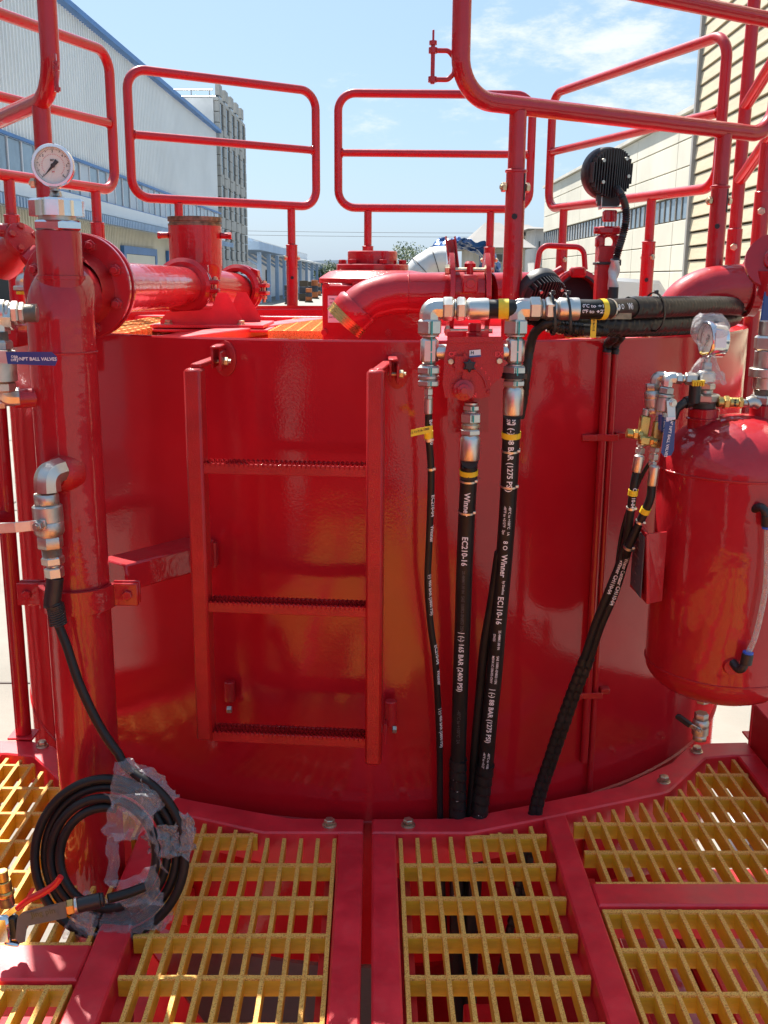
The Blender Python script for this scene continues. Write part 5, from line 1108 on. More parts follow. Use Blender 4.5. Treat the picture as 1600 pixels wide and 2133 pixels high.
# gearbox
gb = thing('gearbox', 'red square gearbox with round bolted cap behind the curved pipe', 'gearbox', (.02, 2.72, ZD))
gx0 = at(671, 640, Y=2.62).x; gx1 = gx0+.29
m = MB(); m.box(((gx0+gx1)/2, 2.76, ZD+.075), (gx1-gx0, .27, .155), None, .006); m.build('housing', 'red_rough', gb)
m = MB(); m.box(((gx0+gx1)/2, 2.622, ZD+.074), (gx1-gx0-.004, .008, .146), None, .002); m.build('front_cover', 'red', gb)
m = MB(); m.lathe([(0, .150), (.012, .150), (.030, .122), (.034, .10)], ((gx0+gx1)/2-.01, 2.76, ZD+.152), (0, 0, 1), 40); m.build('dome', 'red_rough', gb)
cx = at(776, 560, Y=2.76).x
m = MB(); m.lathe([(0, .096), (.022, .096), (.024, .094)], (cx, 2.76, 1.262), (0, 0, 1), 48); m.build('cap_flange', 'red', gb)
m = MB(); m.lathe([(0, .066), (.032, .066), (.034, .064), (.034, .056), (.004, .055)], (cx, 2.76, 1.286), (0, 0, 1), 44, caps=False); m.build('collar', 'red', gb)
for k in range(6):
    a = R_(-130+60*k); q = V((cx+math.cos(a)*.081, 2.76+math.sin(a)*.081, 1.286)); m = MB(); m.hexn(q, q+V((0, 0, .012)), .011, rot=k); m.build('bolt', 'red', gb)
for px, py in ((679, 595), (741, 594), (676, 692), (809, 694), (895, 595)): m = MB(); q = at(px, py, Y=2.618); m.cyl(q, q+V((0, -.003, 0)), .009, 16, .001); m.cyl(q+V((0, -.003, 0)), q+V((0, -.006, 0)), .005, 6); m.build('screw', 'red_rough', gb)
m = MB(); q0 = at(683, 616, Y=2.616); q1 = at(717, 672, Y=2.616); m.box((q0+q1)/2, (abs(q1.x-q0.x), .002, abs(q0.z-q1.z)), None, 0); npz = m.build('nameplate', 'label_white', gb, smooth=False)
for k in range(6): flat_text(['TYPE', 'NO.', 'RATIO', 'kW', 'OIL', 'DATE'][k], .006, q0.lerp(q1, .1)+V((.006, -.0012, -.009*k-.002)), (1, 0, 0), (0, 0, 1), 'grey_print', npz)
# curved pipe with grooved mouth
cpz = thing('curved_pipe', 'red curved pipe with grooved brassy mouth lying on the tank rim', 'pipe', at(840, 640, Y=2.5))
path = spline([at(716, 673, Y=2.47), at(733, 655, Y=2.47), at(768, 626, Y=2.48), at(812, 613, Y=2.49), at(850, 611, Y=2.50), at(900, 610, Y=2.52), at(938, 609, Y=2.53)], .01)
d0 = (path[1]-path[0]).normalized()
m = MB(); m.tube(path[2:], .0485, 36, caps=False); m.build('bend', 'red', cpz)
m = MB(); pr = [(.058, .0485), (.050, .0535), (.030, .0535), (.024, .0525)]; m.lathe([(-h+.058, r) for h, r in pr][::-1] if 0 else [(.024, .0525), (.030, .0535), (.050, .0540), (.058, .0485)], path[0], d0, 36, caps=False); m.build('mouth_collar', 'red', cpz)
m = MB(); pr = []
for k in range(4): pr += [(.000+k*.006, .052), (.0035+k*.006, .052), (.0038+k*.006, .049), (.0057+k*.006, .049)]
m.lathe([(.05, .042), (0, .044)]+pr+[(.024, .0525)], path[0], d0, 36, caps=False); m.build('grooved_mouth', 'brass', cpz)
for px in (852,):
    q = min(path, key=lambda v: abs(pj_x(v)-px)); m = MB(); m.tube([q+V((0, math.cos(a), math.sin(a)))*.0487 for a in [2*PI*i/36 for i in range(36)]], .002, 6, closed=True); m.build('weld', 'red_rough', cpz)
qr = path[-1]
m = MB(); m.tube([V((at(1022, 609, Y=2.53).x, 2.53, qr.z)), V((at(1080, 606, Y=2.55).x, 2.55, qr.z+.003)), V((at(1150, 606, Y=2.6).x, 2.62, qr.z))], .0475, 32); m.build('rear_run', 'red', cpz)
# lugged butterfly valve
bv = thing('butterfly_valve', 'red butterfly valve with two eared plates and a channel handle', 'valve', V((at(975, 600, Y=2.53).x, 2.53, 1.2)))
for px in (939, 1012):
    x = at(px, 600, Y=2.53).x; m = MB()
    m.prism([(.0, -.085), (.05, -.078), (.074, -.04), (.08, 0), (.074, .04), (.045, .080), (.018, .104), (-.018, .104), (-.045, .080), (-.074, .04), (-.08, 0), (-.074, -.04), (-.05, -.078)], -.006, .006, .0015, lambda a, b2, c: V((x+c, 2.53+a, qr.z-.01+b2))); m.build('eared_plate', 'red', bv)
x0 = at(945, 600, Y=2.53).x; x1 = at(1006, 600, Y=2.53).x
m = MB(); m.cyl((x0, 2.53, qr.z), (x1, 2.53, qr.z), .056, 32); m.build('disc_housing', 'red', bv)
q0 = at(979, 591, Y=2.465); m = MB(); m.box(q0, (.036, .03, .042), None, .003); m.cyl(q0+V((0, -.015, 0)), q0+V((0, -.019, 0)), .011, 24, .001); m.build('stem_block', 'red', bv)
m = MB(); m.cyl(at(979, 574, Y=2.48), at(979, 560, Y=2.48)+V((0, 0, .004)), .008, 14); m.build('stem', 'red', bv); m = MB(); m.lathe([(0, .014), (.01, .014), (.016, .008)], at(979, 558, Y=2.53), (0, 0, 1), 18); m.build('stem_cap', 'red', bv)
zb = at(960, 562, Y=2.47).z
m = MB(); xa = at(928, 562, Y=2.47).x; xb = at(1030, 562, Y=2.47).x; m.cyl((xa, 2.49, zb), (xb, 2.49, zb), .0055, 12); m.hexn((xa, 2.49, zb), (xa+.012, 2.49, zb), .0125); m.hexn((xb-.022, 2.49, zb), (xb-.012, 2.49, zb), .0125); m.build('cross_bolt', 'cad_bolt', bv)
zb2 = at(960, 690, Y=2.45).z
m = MB(); m.cyl((xa, 2.47, zb2), (xb, 2.47, zb2), .0055, 12); m.hexn((xa+.002, 2.47, zb2), (xa+.014, 2.47, zb2), .0125); m.hexn((xb-.02, 2.47, zb2), (xb-.01, 2.47, zb2), .0125); m.build('cross_bolt', 'cad_bolt', bv)
a = at(946, 560, Y=2.56); b_ = at(938, 492, Y=2.56)
for off in (-.011, .011): m = MB(); m.bar(a+V((off, 0, 0)), b_+V((off, 0, 0)), .004, .018, up=(0, 1, 0), b=.001); m.build('handle_flange', 'red', bv)
m = MB(); m.bar(a+V((0, .008, 0)), b_+V((0, .008, -.008)), .020, .003, up=(0, 1, 0)); m.build('handle_web', 'red', bv)
# manway with handle
mwx = at(1168, 600, Y=2.75)
mw = thing('manway', 'red round manway cover with loop handle and dark open mouth', 'hatch', (mwx.x, 2.8, ZD))
m = MB(); m.lathe([(0, .11), (.10, .11), (.115, .105), (.132, .07), (.138, .0)], (mwx.x, 2.86, ZD), (0, 0, 1), 40); m.build('dome', 'red', mw)
q = at(1205, 616, Y=2.58); m = MB(); m.lathe([(-.05, .066), (-.012, .066), (-.010, .062), (0, .062), (0, .050), (-.05, .050)], q, (.05, -1, .05), 36, caps=False); m.build('mouth_ring', 'red', mw)
m = MB(); m.lathe([(-.002, .053), (.001, .053), (.001, .048), (-.002, .048)], q, (.05, -1, .05), 36, caps=False); m.build('seal', 'rubber', mw)
m = MB(); m.lathe([(-.048, .051), (-.048, .0)], q, (.05, -1, .05), 30, caps=False); m.build('bore', 'opening', mw)
m = MB(); m.box(at(1203, 567, Y=2.58), (.038, .03, .026), None, .005); m.build('hinge_block', 'red', mw)
m = MB(); m.tube(fillet([at(1118, 566, Y=2.8), at(1126, 511, Y=2.8), at(1216, 515, Y=2.8), at(1219, 562, Y=2.8)], .025, 6), .0075, 12); m.build('handle', 'red', mw)
m = MB(); a = at(1143, 578, Y=2.7); m.cyl(a, a+V((.035, 0, .02)), .012, 16); m.build('lock_pin', 'red', mw)

# ------------------------------------------------------------ work lamps
def lamp(label, c, r, yaw, pitch, fins=15):
    t = thing('work_lamp', label, 'work light', c); c = V(c); n = V((math.sin(yaw)*math.cos(pitch), math.cos(yaw)*math.cos(pitch), math.sin(pitch)))  # light direction, away from us
    up = (V((0, 0, 1))-n*n.z).normalized(); sx = n.cross(up)
    m = MB(); m.lathe([(-.004, r*.90), (0, r*.985), (.003, r), (.022, r), (.026, r*.96), (.026, r*.88), (.018, r*.86), (.018, 0.001)], c, n, 48, caps=False); m.lathe([(-.004, r*.9), (-.004, .001)], c, n, 40, caps=False); m.build('housing', 'lamp_black', t)
    for k in range(fins):
        x = (k-(fins-1)/2)*(2*r*.90/fins); h = math.sqrt(max(.0001, (r*.93)**2-x*x)); dp = .030-.012*abs(x/r)
        m = MB(); m.box(c+sx*x-n*(.004+dp/2), (.0024, dp, h*2), Matrix((sx, n, up)).transposed()); m.build('cooling_fin', 'lamp_black', t, smooth=False)
    for a, b2 in ((-.55, .45), (.6, -.1), (-.5, -.35), (.45, .55)):
        m = MB(); q = c+sx*r*a+up*r*b2-n*.03; m.cyl(q, q-n*.006, .004, 10); m.build('screw', 'steel', t)
    return t, n, up, sx
lc = at(1266, 361, Y=2.42)
t, n_, up_, sx_ = lamp('upper round black finned work lamp on its red post', lc, .0575, R_(-17), R_(4), 17)
m = MB(); m.prism([(-.03, -.045), (.03, -.045), (.024, -.072), (-.024, -.072)], 0, .02, .002, lambda x, y, z: lc+V((.004+x, -.012+z, y))); m.build('foot', 'lamp_black', t)
m = MB(); q = at(1278, 432, Y=2.42); m.box(q+V((-.005, 0, .0)), (.05, .03, .003), None, .001); m.box(q+V((-.031, 0, .010)), (.003, .03, .03), None, .001); m.box(q+V((.022, 0, .010)), (.003, .03, .03), None, .001); m.cyl(q+V((-.04, 0, .015)), q+V((-.03, 0, .015)), .008, 12); m.build('bracket', 'zinc', t)
pst = thing('lamp_post', 'square red post with small clamp carrying the upper work lamp', 'post', (at(1262, 600, Y=2.43).x, 2.43, ZD))
a = at(1276, 440, Y=2.42)
m = MB(); m.box(at(1270, 450, Y=2.42), (.030, .024, .026), None, .003); m.cyl(at(1276, 440, Y=2.41), at(1276, 462, Y=2.41), .006, 12); m.build('spacer', 'red', pst)
m = MB(); q = at(1268, 480, Y=2.43); m.box(q+V((0, 0, 0)), (.052, .026, .018), None, .004); m.cyl(q+V((-.034, 0, .0)), q+V((-.022, 0, 0)), .008, 12); m.build('clamp', 'red', pst)
m = MB(); ring = [q+V((0, 0, -.026))+V((math.cos(x), 0, math.sin(x)))*.018 for x in [2*PI*i/28 for i in range(28)]]; m.tube(ring, .0075, 10, closed=True); m.box(q+V((-.019, 0, -.026)), (.02, .028, .03), None, .006); m.box(q+V((.021, 0, -.026)), (.012, .024, .03), None, .004); m.build('ring_clamp', 'red', pst)
a = at(1262, 512, Y=2.43); b_ = V((at(1258, 620, Y=2.43).x, 2.43, ZD-.01)); m = MB(); m.bar(b_, a, .042, .036, up=(0, 1, 0), b=.003); m.build('square_tube', 'red_rough', pst)
m = MB(); a_ = at(1262, 549, Y=2.43); m.box(a_, (.052, .046, .006), None, .001); m.box(at(1290, 547, Y=2.41), (.008, .008, .014), None, .001); m.build('cable_tie', 'plastic_black', pst)
cn = thing('cable_conduit', 'ribbed black cable curving down from the upper work lamp', 'conduit', at(1300, 480, Y=2.38))
p = px_path([(1286, 393, 2.385), (1294, 405, 2.37), (1303, 430, 2.375), (1304, 460, 2.38), (1296, 495, 2.38), (1287, 525, 2.38), (1282, 548, 2.38)], 2.38, .0022); m = MB(); m.tube(p, .0095, 14, rf=lambda S_, t: .0085+.0014*math.sin(S_*1300)); m.build('conduit_tube', 'plastic_black', cn)
m = MB(); p = px_path([(1282, 540, 2.38), (1280, 560, 2.385), (1276, 585, 2.385), (1278, 600, 2.385)], 2.38, .006); m.tube(p, .0125, 14, rf=lambda S_, t: .0115+.002*math.sin(S_*160+t*2)); m.build('tape_wrap', 'duct_silver', cn); m = MB(); m.tube(px_path([(1278, 598, 2.385), (1276, 625, 2.385)], 2.38), .012, 14); m.build('heat_sleeve', 'rubber', cn)
lc2 = at(1128, 612, Y=2.40); t, n_, up_, sx_ = lamp('lower round black finned work lamp lying behind the rim hoses', lc2, .0550, R_(-26), R_(30), 14)

# ------------------------------------------------------------ big pipe at right
bp2 = thing('bend_pipe', 'big smooth red pipe bend rising at right behind the rail post', 'pipe', at(1440, 620, Y=2.8))
p = spline([at(1402, 720, Y=2.70), at(1406, 672, Y=2.70), at(1426, 633, Y=2.70), at(1470, 607, Y=2.70), at(1540, 599, Y=2.70), at(1640, 600, Y=2.70)], .012); m = MB(); m.tube(p, .060, 36, caps=False); m.build('bend', 'red', bp2)
m = MB(); q = at(1562, 600, Y=2.7); m.lathe([(-.012, .066), (-.010, .075), (.010, .075), (.012, .066)], q, (1, 0, 0), 32, caps=False); m.build('collar', 'red', bp2)
rf_ = thing('relief_valve', 'red round bodied relief valve at the right picture edge above grey fittings', 'valve', at(1592, 560, Y=2.2))
c = at(1612, 545, Y=2.2); m = MB(); m.lathe([(-.012, .040), (-.010, .058), (0, .060), (.010, .058), (.012, .04)], c, (-.35, -1, .3), 36); m.lathe([(.012, .022), (.02, .022), (.022, .02)], c, (-.35, -1, .3), 20); m.build('cover_disc', 'red', rf_)
m = MB(); m.hexn(c+V((-.012, -.03, .012)), c+V((-.016, -.042, .015)), .013); m.build('bolt', 'zinc', rf_)
m = MB(); m.lathe([(0, .036), (.05, .030), (.06, .018)], c+V((0, 0, -.02)), (0, 0, -1), 20); m.build('cone', 'red', rf_)
m = MB(); m.bar(c+V((-.012, -.02, -.06)), c+V((-.018, -.02, -.17)), .02, .006, up=(0, 1, 0), b=.002); m.build('lever', 'blue_grip', rf_)
t = thing('pipe_fitting', 'tall grey union fitting at the right picture edge over a red nipple', 'fitting', at(1600, 760, Y=2.06))
q = at(1606, 668, Y=2.06); e = stack(t, q, (0, 0, -1), [('cyl', .03, .022, 'steel', 'socket'), ('hex', .03, .03, 'zinc', 'nut'), ('cyl', .035, .026, 'steel', 'barrel'), ('cyl', .018, .034, 'steel', 'collar'), ('cyl', .025, .024, 'steel', 'barrel'), ('thread', .012, .022, 'steel', 'thread'), ('hex', .02, .029, 'zinc', 'nut'), ('cyl', .075, .026, 'red', 'nipple')])
# ------------------------------------------------------------ air receiver
AX = at(1502, 1350, Y=2.06).x; AY = 2.06; AR = .158
ar = thing('air_receiver', 'glossy red upright air receiver with domed ends at right', 'pressure vessel', (AX, AY, .2))
zt = at(1500, 966, Y=AY).z-.02; zb = at(1500, 1370, Y=AY-.1).z+.0; 
dome = [(math.sin(R_(a)), math.cos(R_(a))) for a in range(0, 91, 9)]
zt = .874; zb = .44
pr = [(zb-.075*c_, AR*s_+.0005) for s_, c_ in dome]+[(zt+.11*c_, AR*s_+.0005) for s_, c_ in dome[::-1]]
m = MB(); m.lathe(pr, (AX, AY, 0), (0, 0, 1), 72, caps=False); m.build('vessel', 'red', ar, ang=50)
for z in (zt-.004, zb+.006): m = MB(); m.tube([V((AX+math.cos(a)*(AR+.0005), AY+math.sin(a)*(AR+.0005), z)) for a in [2*PI*i/72 for i in range(72)]], .0026, 6, closed=True); m.build('weld', 'red_rough', ar)
NX = at(1465, 870, Y=AY).x; zn = at(1465, 850, Y=AY).z
m = MB(); m.cyl((NX, AY, zt+.03), (NX, AY, zn), .031, 30, .002); m.tube([V((NX+math.cos(a)*.032, AY+math.sin(a)*.032, zt+.10)) for a in [2*PI*i/30 for i in range(30)]], .003, 6, closed=True); m.build('neck', 'red', ar)
# nameplate box on the left of the vessel
bx = AX-AR
m = MB(); c = V((bx-.006, AY-.045, .735)); 
q = [(1347, 1113), (1396, 1107), (1394, 1262), (1347, 1258)]
fY = AY-.10
P4 = [at(x, y, Y=fY) for x, y in q]; L4 = [at(1321, 1088, Y=fY+.12), at(1318, 1210, Y=fY+.12)]
bt = V((AX-AR*.6, AY-AR*.75, 0))
A_ = P4[0]; B_ = P4[3]; C_ = L4[0]; D_ = L4[1]; th = V((.006, .0, 0))
m = MB(); m.add([A_, B_, V((C_.x, C_.y, B_.z)), V((C_.x, C_.y, A_.z)), A_+th, B_+th, V((C_.x, C_.y, B_.z))+th, V((C_.x, C_.y, A_.z))+th], [(0, 3, 2, 1), (4, 5, 6, 7), (0, 1, 5, 4), (1, 2, 6, 5), (2, 3, 7, 6), (3, 0, 4, 7)]); m.build('side_plate', 'red', ar, smooth=False)
m = MB(); E_ = P4[1]; G_ = P4[2]; m.add([A_+th*.01, B_, V((E_.x, fY+.02, B_.z)), V((E_.x, fY+.02, A_.z)), A_+V((.001, .006, 0)), B_+V((.001, .006, 0)), V((E_.x, fY+.026, B_.z)), V((E_.x, fY+.026, A_.z))], [(0, 1, 2, 3), (7, 6, 5, 4), (0, 3, 7, 4), (1, 5, 6, 2)]); m.build('front_plate', 'red', ar, smooth=False)
e1 = (V((C_.x, C_.y, A_.z))-A_).normalized(); nn = V((-e1.y, e1.x, 0)); nn = nn if nn.x < 0 else -nn
Lw = (V((C_.x, C_.y, 0))-V((A_.x, A_.y, 0))).length; Hh = A_.z-B_.z; cc = A_+e1*Lw*.5-V((0, 0, Hh*.5))+nn*.001
m = MB(); m.box(cc, (Lw*.84, .002, Hh*.88), Matrix((e1, nn, (0, 0, 1))).transposed(), .0004); npl = m.build('nameplate', 'grey_print', ar, smooth=False)
for k in range(6): flat_text(['AIR RECEIVER', 'VOLUME 20 L', 'PRESSURE MPa', 'TEST 1.5', 'DATE', 'NO.'][k], .007, cc+nn*.0016+V((0, 0, Hh*.32-Hh*.125*k)), -e1, (0, 0, 1), 'steel', npl)
# sight tube
q0 = at(1594, 1052, Y=AY-.17); q1 = at(1546, 1398, Y=AY-.175)
for q, lab, dz in ((q0, 'upper', -1), (q1, 'lower', 1)):
    m = MB(); c = q+V((.0, .03, 0)); m.lathe([(0, .022), (.010, .020), (.022, .016)], c+V((-.012, 0.006, .01 if dz < 0 else .002)), (-.1, -1, 0), 24); m.build('port_boss', 'red_rough', ar)
    m = MB(); m.tube(fillet([c+V((-.014, -.012, .012*-dz*-1)), q+V((-.006, -.008, 0)), q+V((0.004, -.008, dz*.028))], .01, 5), .0085, 14); m.cyl(q+V((.003, -.008, dz*.018)), q+V((.005, -.008, dz*.040)), .0115, 20, .001); el = m.build('push_elbow', 'plastic_black', ar)
    m = MB(); m.cyl(q+V((.005, -.008, dz*.040)), q+V((.0055, -.008, dz*.0445)), .0105, 20, .0006); m.build('release_ring', 'blue_push', el)
m = MB(); m.tube(spline([q0+V((.005, -.008, -.04)), at(1598, 1150, Y=AY-.178), at(1594, 1230, Y=AY-.18), at(1575, 1320, Y=AY-.18), q1+V((.005, -.008, .040))], .01), .0056, 16); m.build('sight_tube', 'clear_tube', ar)
# drain valve
dz_ = zb-.07; DX = at(1462, 1480, Y=AY-.02).x
t = thing('pipe_fitting', 'nickel drain nipple under the air receiver', 'fitting', (DX, AY-.02, dz_))
e = stack(t, (DX, AY-.02, dz_+.006), (0, 0, -1), [('cyl', .012, .012, 'steel', 'nipple'), ('hex', .010, .0145, 'steel', 'nut')])
e = V((DX, AY-.02, at(1458, 1490, Y=AY-.02).z))
ball_valve('small nickel drain valve with black lever below the air receiver', (DX, AY-.02, at(1458, 1513, Y=AY-.02).z), (0, 0, 1), .018, .064, (-1, -.1, .75), .062, (-.5, -1, 0), 'plastic_black', .004, gripfrom=.3)
# top fittings of the receiver
t = thing('pipe_fitting', 'steel hex bushing and black reducer on the receiver neck', 'fitting', (NX, AY, zn))
e = stack(t, (NX, AY, zn), (0, 0, 1), [('thread', .012, .024, 'steel', 'thread'), ('hex', .018, .030, 'steel', 'bushing'), ('cyl', .008, .015, 'steel', 'collar'), ('hex', .013, .019, 'steel', 'nut'), ('cyl', .010, .012, 'plastic_black', 'collar')])
m = MB(); m.tube(fillet([V((NX-.015, AY-.005, zn+.02)), V((NX-.045, AY-.012, zn+.012)), V((NX-.06, AY-.012, zn-.0)), V((NX-.066, AY-.012, zn-.02))], .01, 5), .009, 12); m.cyl((NX-.03, AY-.008, zn+.015), (NX-.043, AY-.011, zn+.012), .0125, 12); m.build('black_elbow', 'plastic_black', t)
m = MB(); m.cyl((NX-.028, AY-.02, zn+.012), (NX-.028, AY-.02, zn+.055), .012, 16, .001); m.build('silencer', 'plastic_black', t)
t = thing('relief_fitting', 'brass drilled relief fitting with grey elbow and black tube right of the neck', 'fitting', (NX+.06, AY, zn+.01))
e = stack(t, (NX+.022, AY-.012, zn+.014), (1, 0, -.03), [('cyl', .012, .011, 'brass', 'collar'), ('hex', .012, .014, 'brass', 'nut'), ('cyl', .018, .011, 'brass', 'barrel'), ('hex', .010, .012, 'brass', 'nut'), ('cyl', .010, .008, 'steel', 'nipple')])
m = MB(); m.tube(spline([e, e+V((.012, 0, .003)), e+V((.024, 0, -.003))], .004), .012, 14); m.build('elbow', 'steel', t); m = MB(); m.tube(spline([e+V((.022, 0, -.002)), e+V((.045, 0, -.01)), e+V((.09, 0, -.016))], .01), .009, 12); m.build('air_tube', 'rubber', t)
for k in range(3): m = MB(); q = V((NX+.055, AY-.0235, zn+.014+(-.005+.005*k))); m.cyl(q, q+V((0, -.0006, 0)), .0022, 8); m.build('vent_hole', 'opening', t)
# wrapped gauge
gq = at(1477, 708, Y=2.03); gauge('small pressure gauge wrapped in clear plastic above the receiver', gq, .036, gq.z-.085, (-1, -.14, 0), ['0', '4', '8', '12', '16'])
wr = thing('plastic_wrap', 'crumpled clear plastic bag tied round the small gauge', 'plastic bag', gq+V((0, 0, -.05)))
random.seed(9)
def bag(u, v):
    a = 2*PI*u; h = .052-.104*v if v < .72 else .052-.104*.72-(v-.72)*.21; r = .045*math.sin(min(1, v/.70+.12)*PI*.93)**.55 if v < .70 else .012+max(0, (v-.74))*.14
    p = V((math.cos(a)*r*.8, math.sin(a)*r, h)); nn = noise.noise_vector(p*60+V((3, 1, 2)))*(.004 if v < .7 else .008); return gq+p+nn
m = MB(); m.grid(bag, 40, 34); m.build('bag', 'film', wr, ang=20)
m = MB(); m.tube([gq+V((math.cos(a)*.0145, math.sin(a)*.0145, -.026+.001*math.sin(3*a))) for a in [2*PI*i/20 for i in range(20)]], .0018, 6, closed=True); m.build('rubber_band', 'tape_yellow', wr)
m = MB(); q = gq+V((.012, -.036, .004)); m.box(q, (.026, .001, .034), Matrix.Rotation(.35, 3, 'Z')); m.build('sticker', 'label_white', wr, smooth=False)
# crossing fittings from gauge base to small valves
YQ = 2.0
t = thing('pipe_fitting', 'nickel fitting run joining the two little valves to the wrapped gauge', 'fitting', at(1420, 785, Y=YQ))
c0 = at(1482, 790, Y=YQ+.01); e = at(1380, 783, Y=YQ)
d = (e-c0)
stack(t, at(1455, 790, Y=YQ), (-1, 0, .03), [('cyl', .004, .011, 'rubber', 'seal'), ('hex', .023, .0125, 'steel', 'nut'), ('cyl', .006, .008, 'zinc', 'collar'), ('hex', .012, .011, 'zinc', 'nut'), ('cyl', .006, .007, 'zinc', 'collar')])
elbow_block(t, at(1390, 787, Y=YQ), (1, 0, 0), (0, 0, -1), .0115, .016, 'zinc')
elbow_block(t, at(1366, 784, Y=YQ+.02), (1, -.2, 0), (0, 0, -1), .0105, .016, 'steel', 'elbow_body')
m = MB(); m.cyl(at(1388, 783, Y=YQ+.01), at(1370, 783, Y=YQ+.02), .009, 14); m.build('connector', 'zinc', t)
m = MB(); m.box(at(1470, 786, Y=YQ+.02), (.036, .02, .026), None, .005); m.build('tee_body', 'zinc', t)
m = MB(); m.cyl(at(1466, 797, Y=YQ+.03), V((NX, AY, zn+.06)), .009, 14); m.build('riser', 'steel', t)
m = MB()
for k in range(5): q = at(1444+k*5.2, 798, Y=YQ-.012); m.box(q, (.0035, .008, .012), None, .001)
m.bar(at(1442, 794, Y=YQ-.012), at(1468, 794, Y=YQ-.012), .008, .004); m.build('yellow_comb', 'tape_yellow', t)
# two little ball valves with brass bodies
def small_valve(label, px, pt, Y, hyaw, glen, gx):
    t1 = ball_valve(label, at(px, pt+30, Y=Y), (-.10, 0, 1), .0165, .060, (.02, 0, -1), .060, (gx, -1, 0), 'blue_grip', .010, gw=.013, txt='1/4" NPT BALL VALVES' if gx > 0 else None, tsz=.0062, gripfrom=.40)
    return t1
sv1 = small_valve('little ball valve with blue lever, left of the pair by the receiver', 1360, 800, YQ+.02, 0, .08, .5)
c = at(1383, 845, Y=YQ)
t2 = thing('ball_valve', 'little ball valve with long blue lettered lever, right of the pair by the receiver', 'ball valve', c)
stack(t2, at(1390, 800, Y=YQ), (-.10, 0, -1), [('cyl', .006, .0095, 'zinc', 'collar'), ('hex', .014, .0155, 'steel', 'hex_end'), ('cyl', .006, .0175, 'steel', 'collar'), ('cyl', .028, .0168, 'steel', 'body'), ('hex', .012, .0145, 'steel', 'hex_end'), ('cyl', .006, .010, 'steel', 'collar')])
q = at(1398, 839, Y=YQ-.016); m = MB(); m.cyl(q, q+V((0, -.008, 0)), .0095, 14); m.hexn(q+V((0, -.008, 0)), q+V((0, -.014, 0)), .0075); m.cyl(q+V((0, -.013, 0)), q+V((0, -.018, 0)), .004, 10); m.build('stem_nut', 'zinc', t2)
m = MB(); p0 = at(1397, 834, Y=YQ-.026); p1 = at(1399, 874, Y=YQ-.030); m.bar(p0, p1, .017, .0025, up=(0, -1, 0), b=.0008); lv_ = m.build('lever', 'zinc', t2)
m = MB(); m.prism([(1386, 877), (1407, 874), (1404, 938), (1398, 949), (1382, 950), (1377, 942)], 0, .007, .0018, vfr(YQ-.028)); gp = m.build('grip', 'blue_grip', t2)
flat_text('1/4" NPT BALL VALVES', .0078, at(1393, 912, Y=YQ-.0362), (-.10, 0, -1), (1, 0, -.1), 'white_print', gp)
m = MB(); m.prism([(1388, 869), (1407, 869), (1406, 878), (1388, 878)], 0, .008, .001, vfr(YQ-.027)); m.build('collar', 'label_white', t2)
for px, py, Y, l_ in ((1345, 884, YQ+.018, 'left'), (1373, 896, YQ, 'right')):
    t = thing('flow_restrictor', f'upright square brass restrictor, {l_} one of two under the little valves', 'fitting', at(px, py, Y=Y)); d = V((-.09, 0, -1)).normalized(); q = at(px, py-18, Y=Y)
    m = MB(); m.bar(q, q+d*.052, .019, .019, up=(0, 1, 0), b=.002); m.build('body', 'brass', t)
    stack(t, q-d*.014, d, [('cyl', .014, .008, 'steel', 'nipple')])
    e = stack(t, q+d*.052, d, [('hex', .010, .010, 'zinc', 'nut'), ('cyl', .004, .006, 'zinc', 'collar'), ('hex', .012, .010, 'zinc', 'nut'), ('cyl', .004, .0065, 'zinc', 'collar'), ('hex', .008, .009, 'zinc', 'nut')])
t = thing('brass_tee', 'orange brass tee lying across between the two restrictors', 'fitting', at(1345, 915, Y=YQ-.008))
stack(t, at(1305, 902, Y=YQ+.005), (1, -.05, -.12), [('cyl', .013, .0095, 'brass', 'collar'), ('hex', .010, .0105, 'brass', 'nut'), ('cyl', .010, .008, 'brass', 'barrel')])
m = MB(); q = at(1342, 917, Y=YQ-.006); m.box(q, (.022, .02, .018), Matrix.Rotation(.12, 3, 'Y'), .003); m.cyl(q, q+V((.026, 0, -.002)), .0075, 12, .001); m.hexn(q+V((.010, 0, -.001)), q+V((.018, 0, -.0015)), .0095); m.build('tee_body', 'brass', t)

# ------------------------------------------------------------ left lower valve chain
t = thing('pipe_fitting', 'silver forged elbow screwed into the standpipe boss above the hose valve', 'fitting', at(100, 1000, Y=1.90))
bo = at(135, 985, Y=1.945); dd = V((-.45, -1, 0)).normalized()
m = MB(); m.lathe([(-.02, .036), (.012, .036), (.020, .031), (.026, .024)], bo, dd, 30); m.build('red_boss', 'red_rough', t)
c = at(98, 1000, Y=1.895)
elbow_block(t, c+V((0, 0, .012)), (.62, 1, 0.1), (0, 0, -1), .024, .034)
m = MB(); e_ = bo+dd*.026; m.cyl(e_, e_+dd*.012, .022, 24, .002); m.build('collar', 'zinc', t)
q = at(98, 1030, Y=1.895); e = stack(t, q, (.02, 0, -1), [('thread', .017, .020, 'steel', 'thread')])
vc = at(101, 1085, Y=1.895)
ball_valve('silver hose valve with lever to the left on the standpipe', vc, (.02, 0, -1), .0285, .108, (-1, -.05, -.05), .12, (-.15, -1, 0), 'blue_grip', .006, gw=.020, gripfrom=.55)
t = thing('air_hose', 'black air hose dropping from the standpipe valve into a taped coil', 'hose', at(107, 1150, Y=1.895))
e = stack(t, vc+V((.002, 0, -.054)), (.06, 0, -1), [('thread', .016, .019, 'steel', 'thread'), ('hex', .018, .022, 'zinc', 'nut'), ('cyl', .004, .012, 'zinc', 'collar'), ('hex', .022, .0185, 'zinc', 'nut')])
CC = at(226, 1778, Y=1.80); cu_ = V((1, -.04, 0)).normalized(); cw_ = V((0, .26, .966))
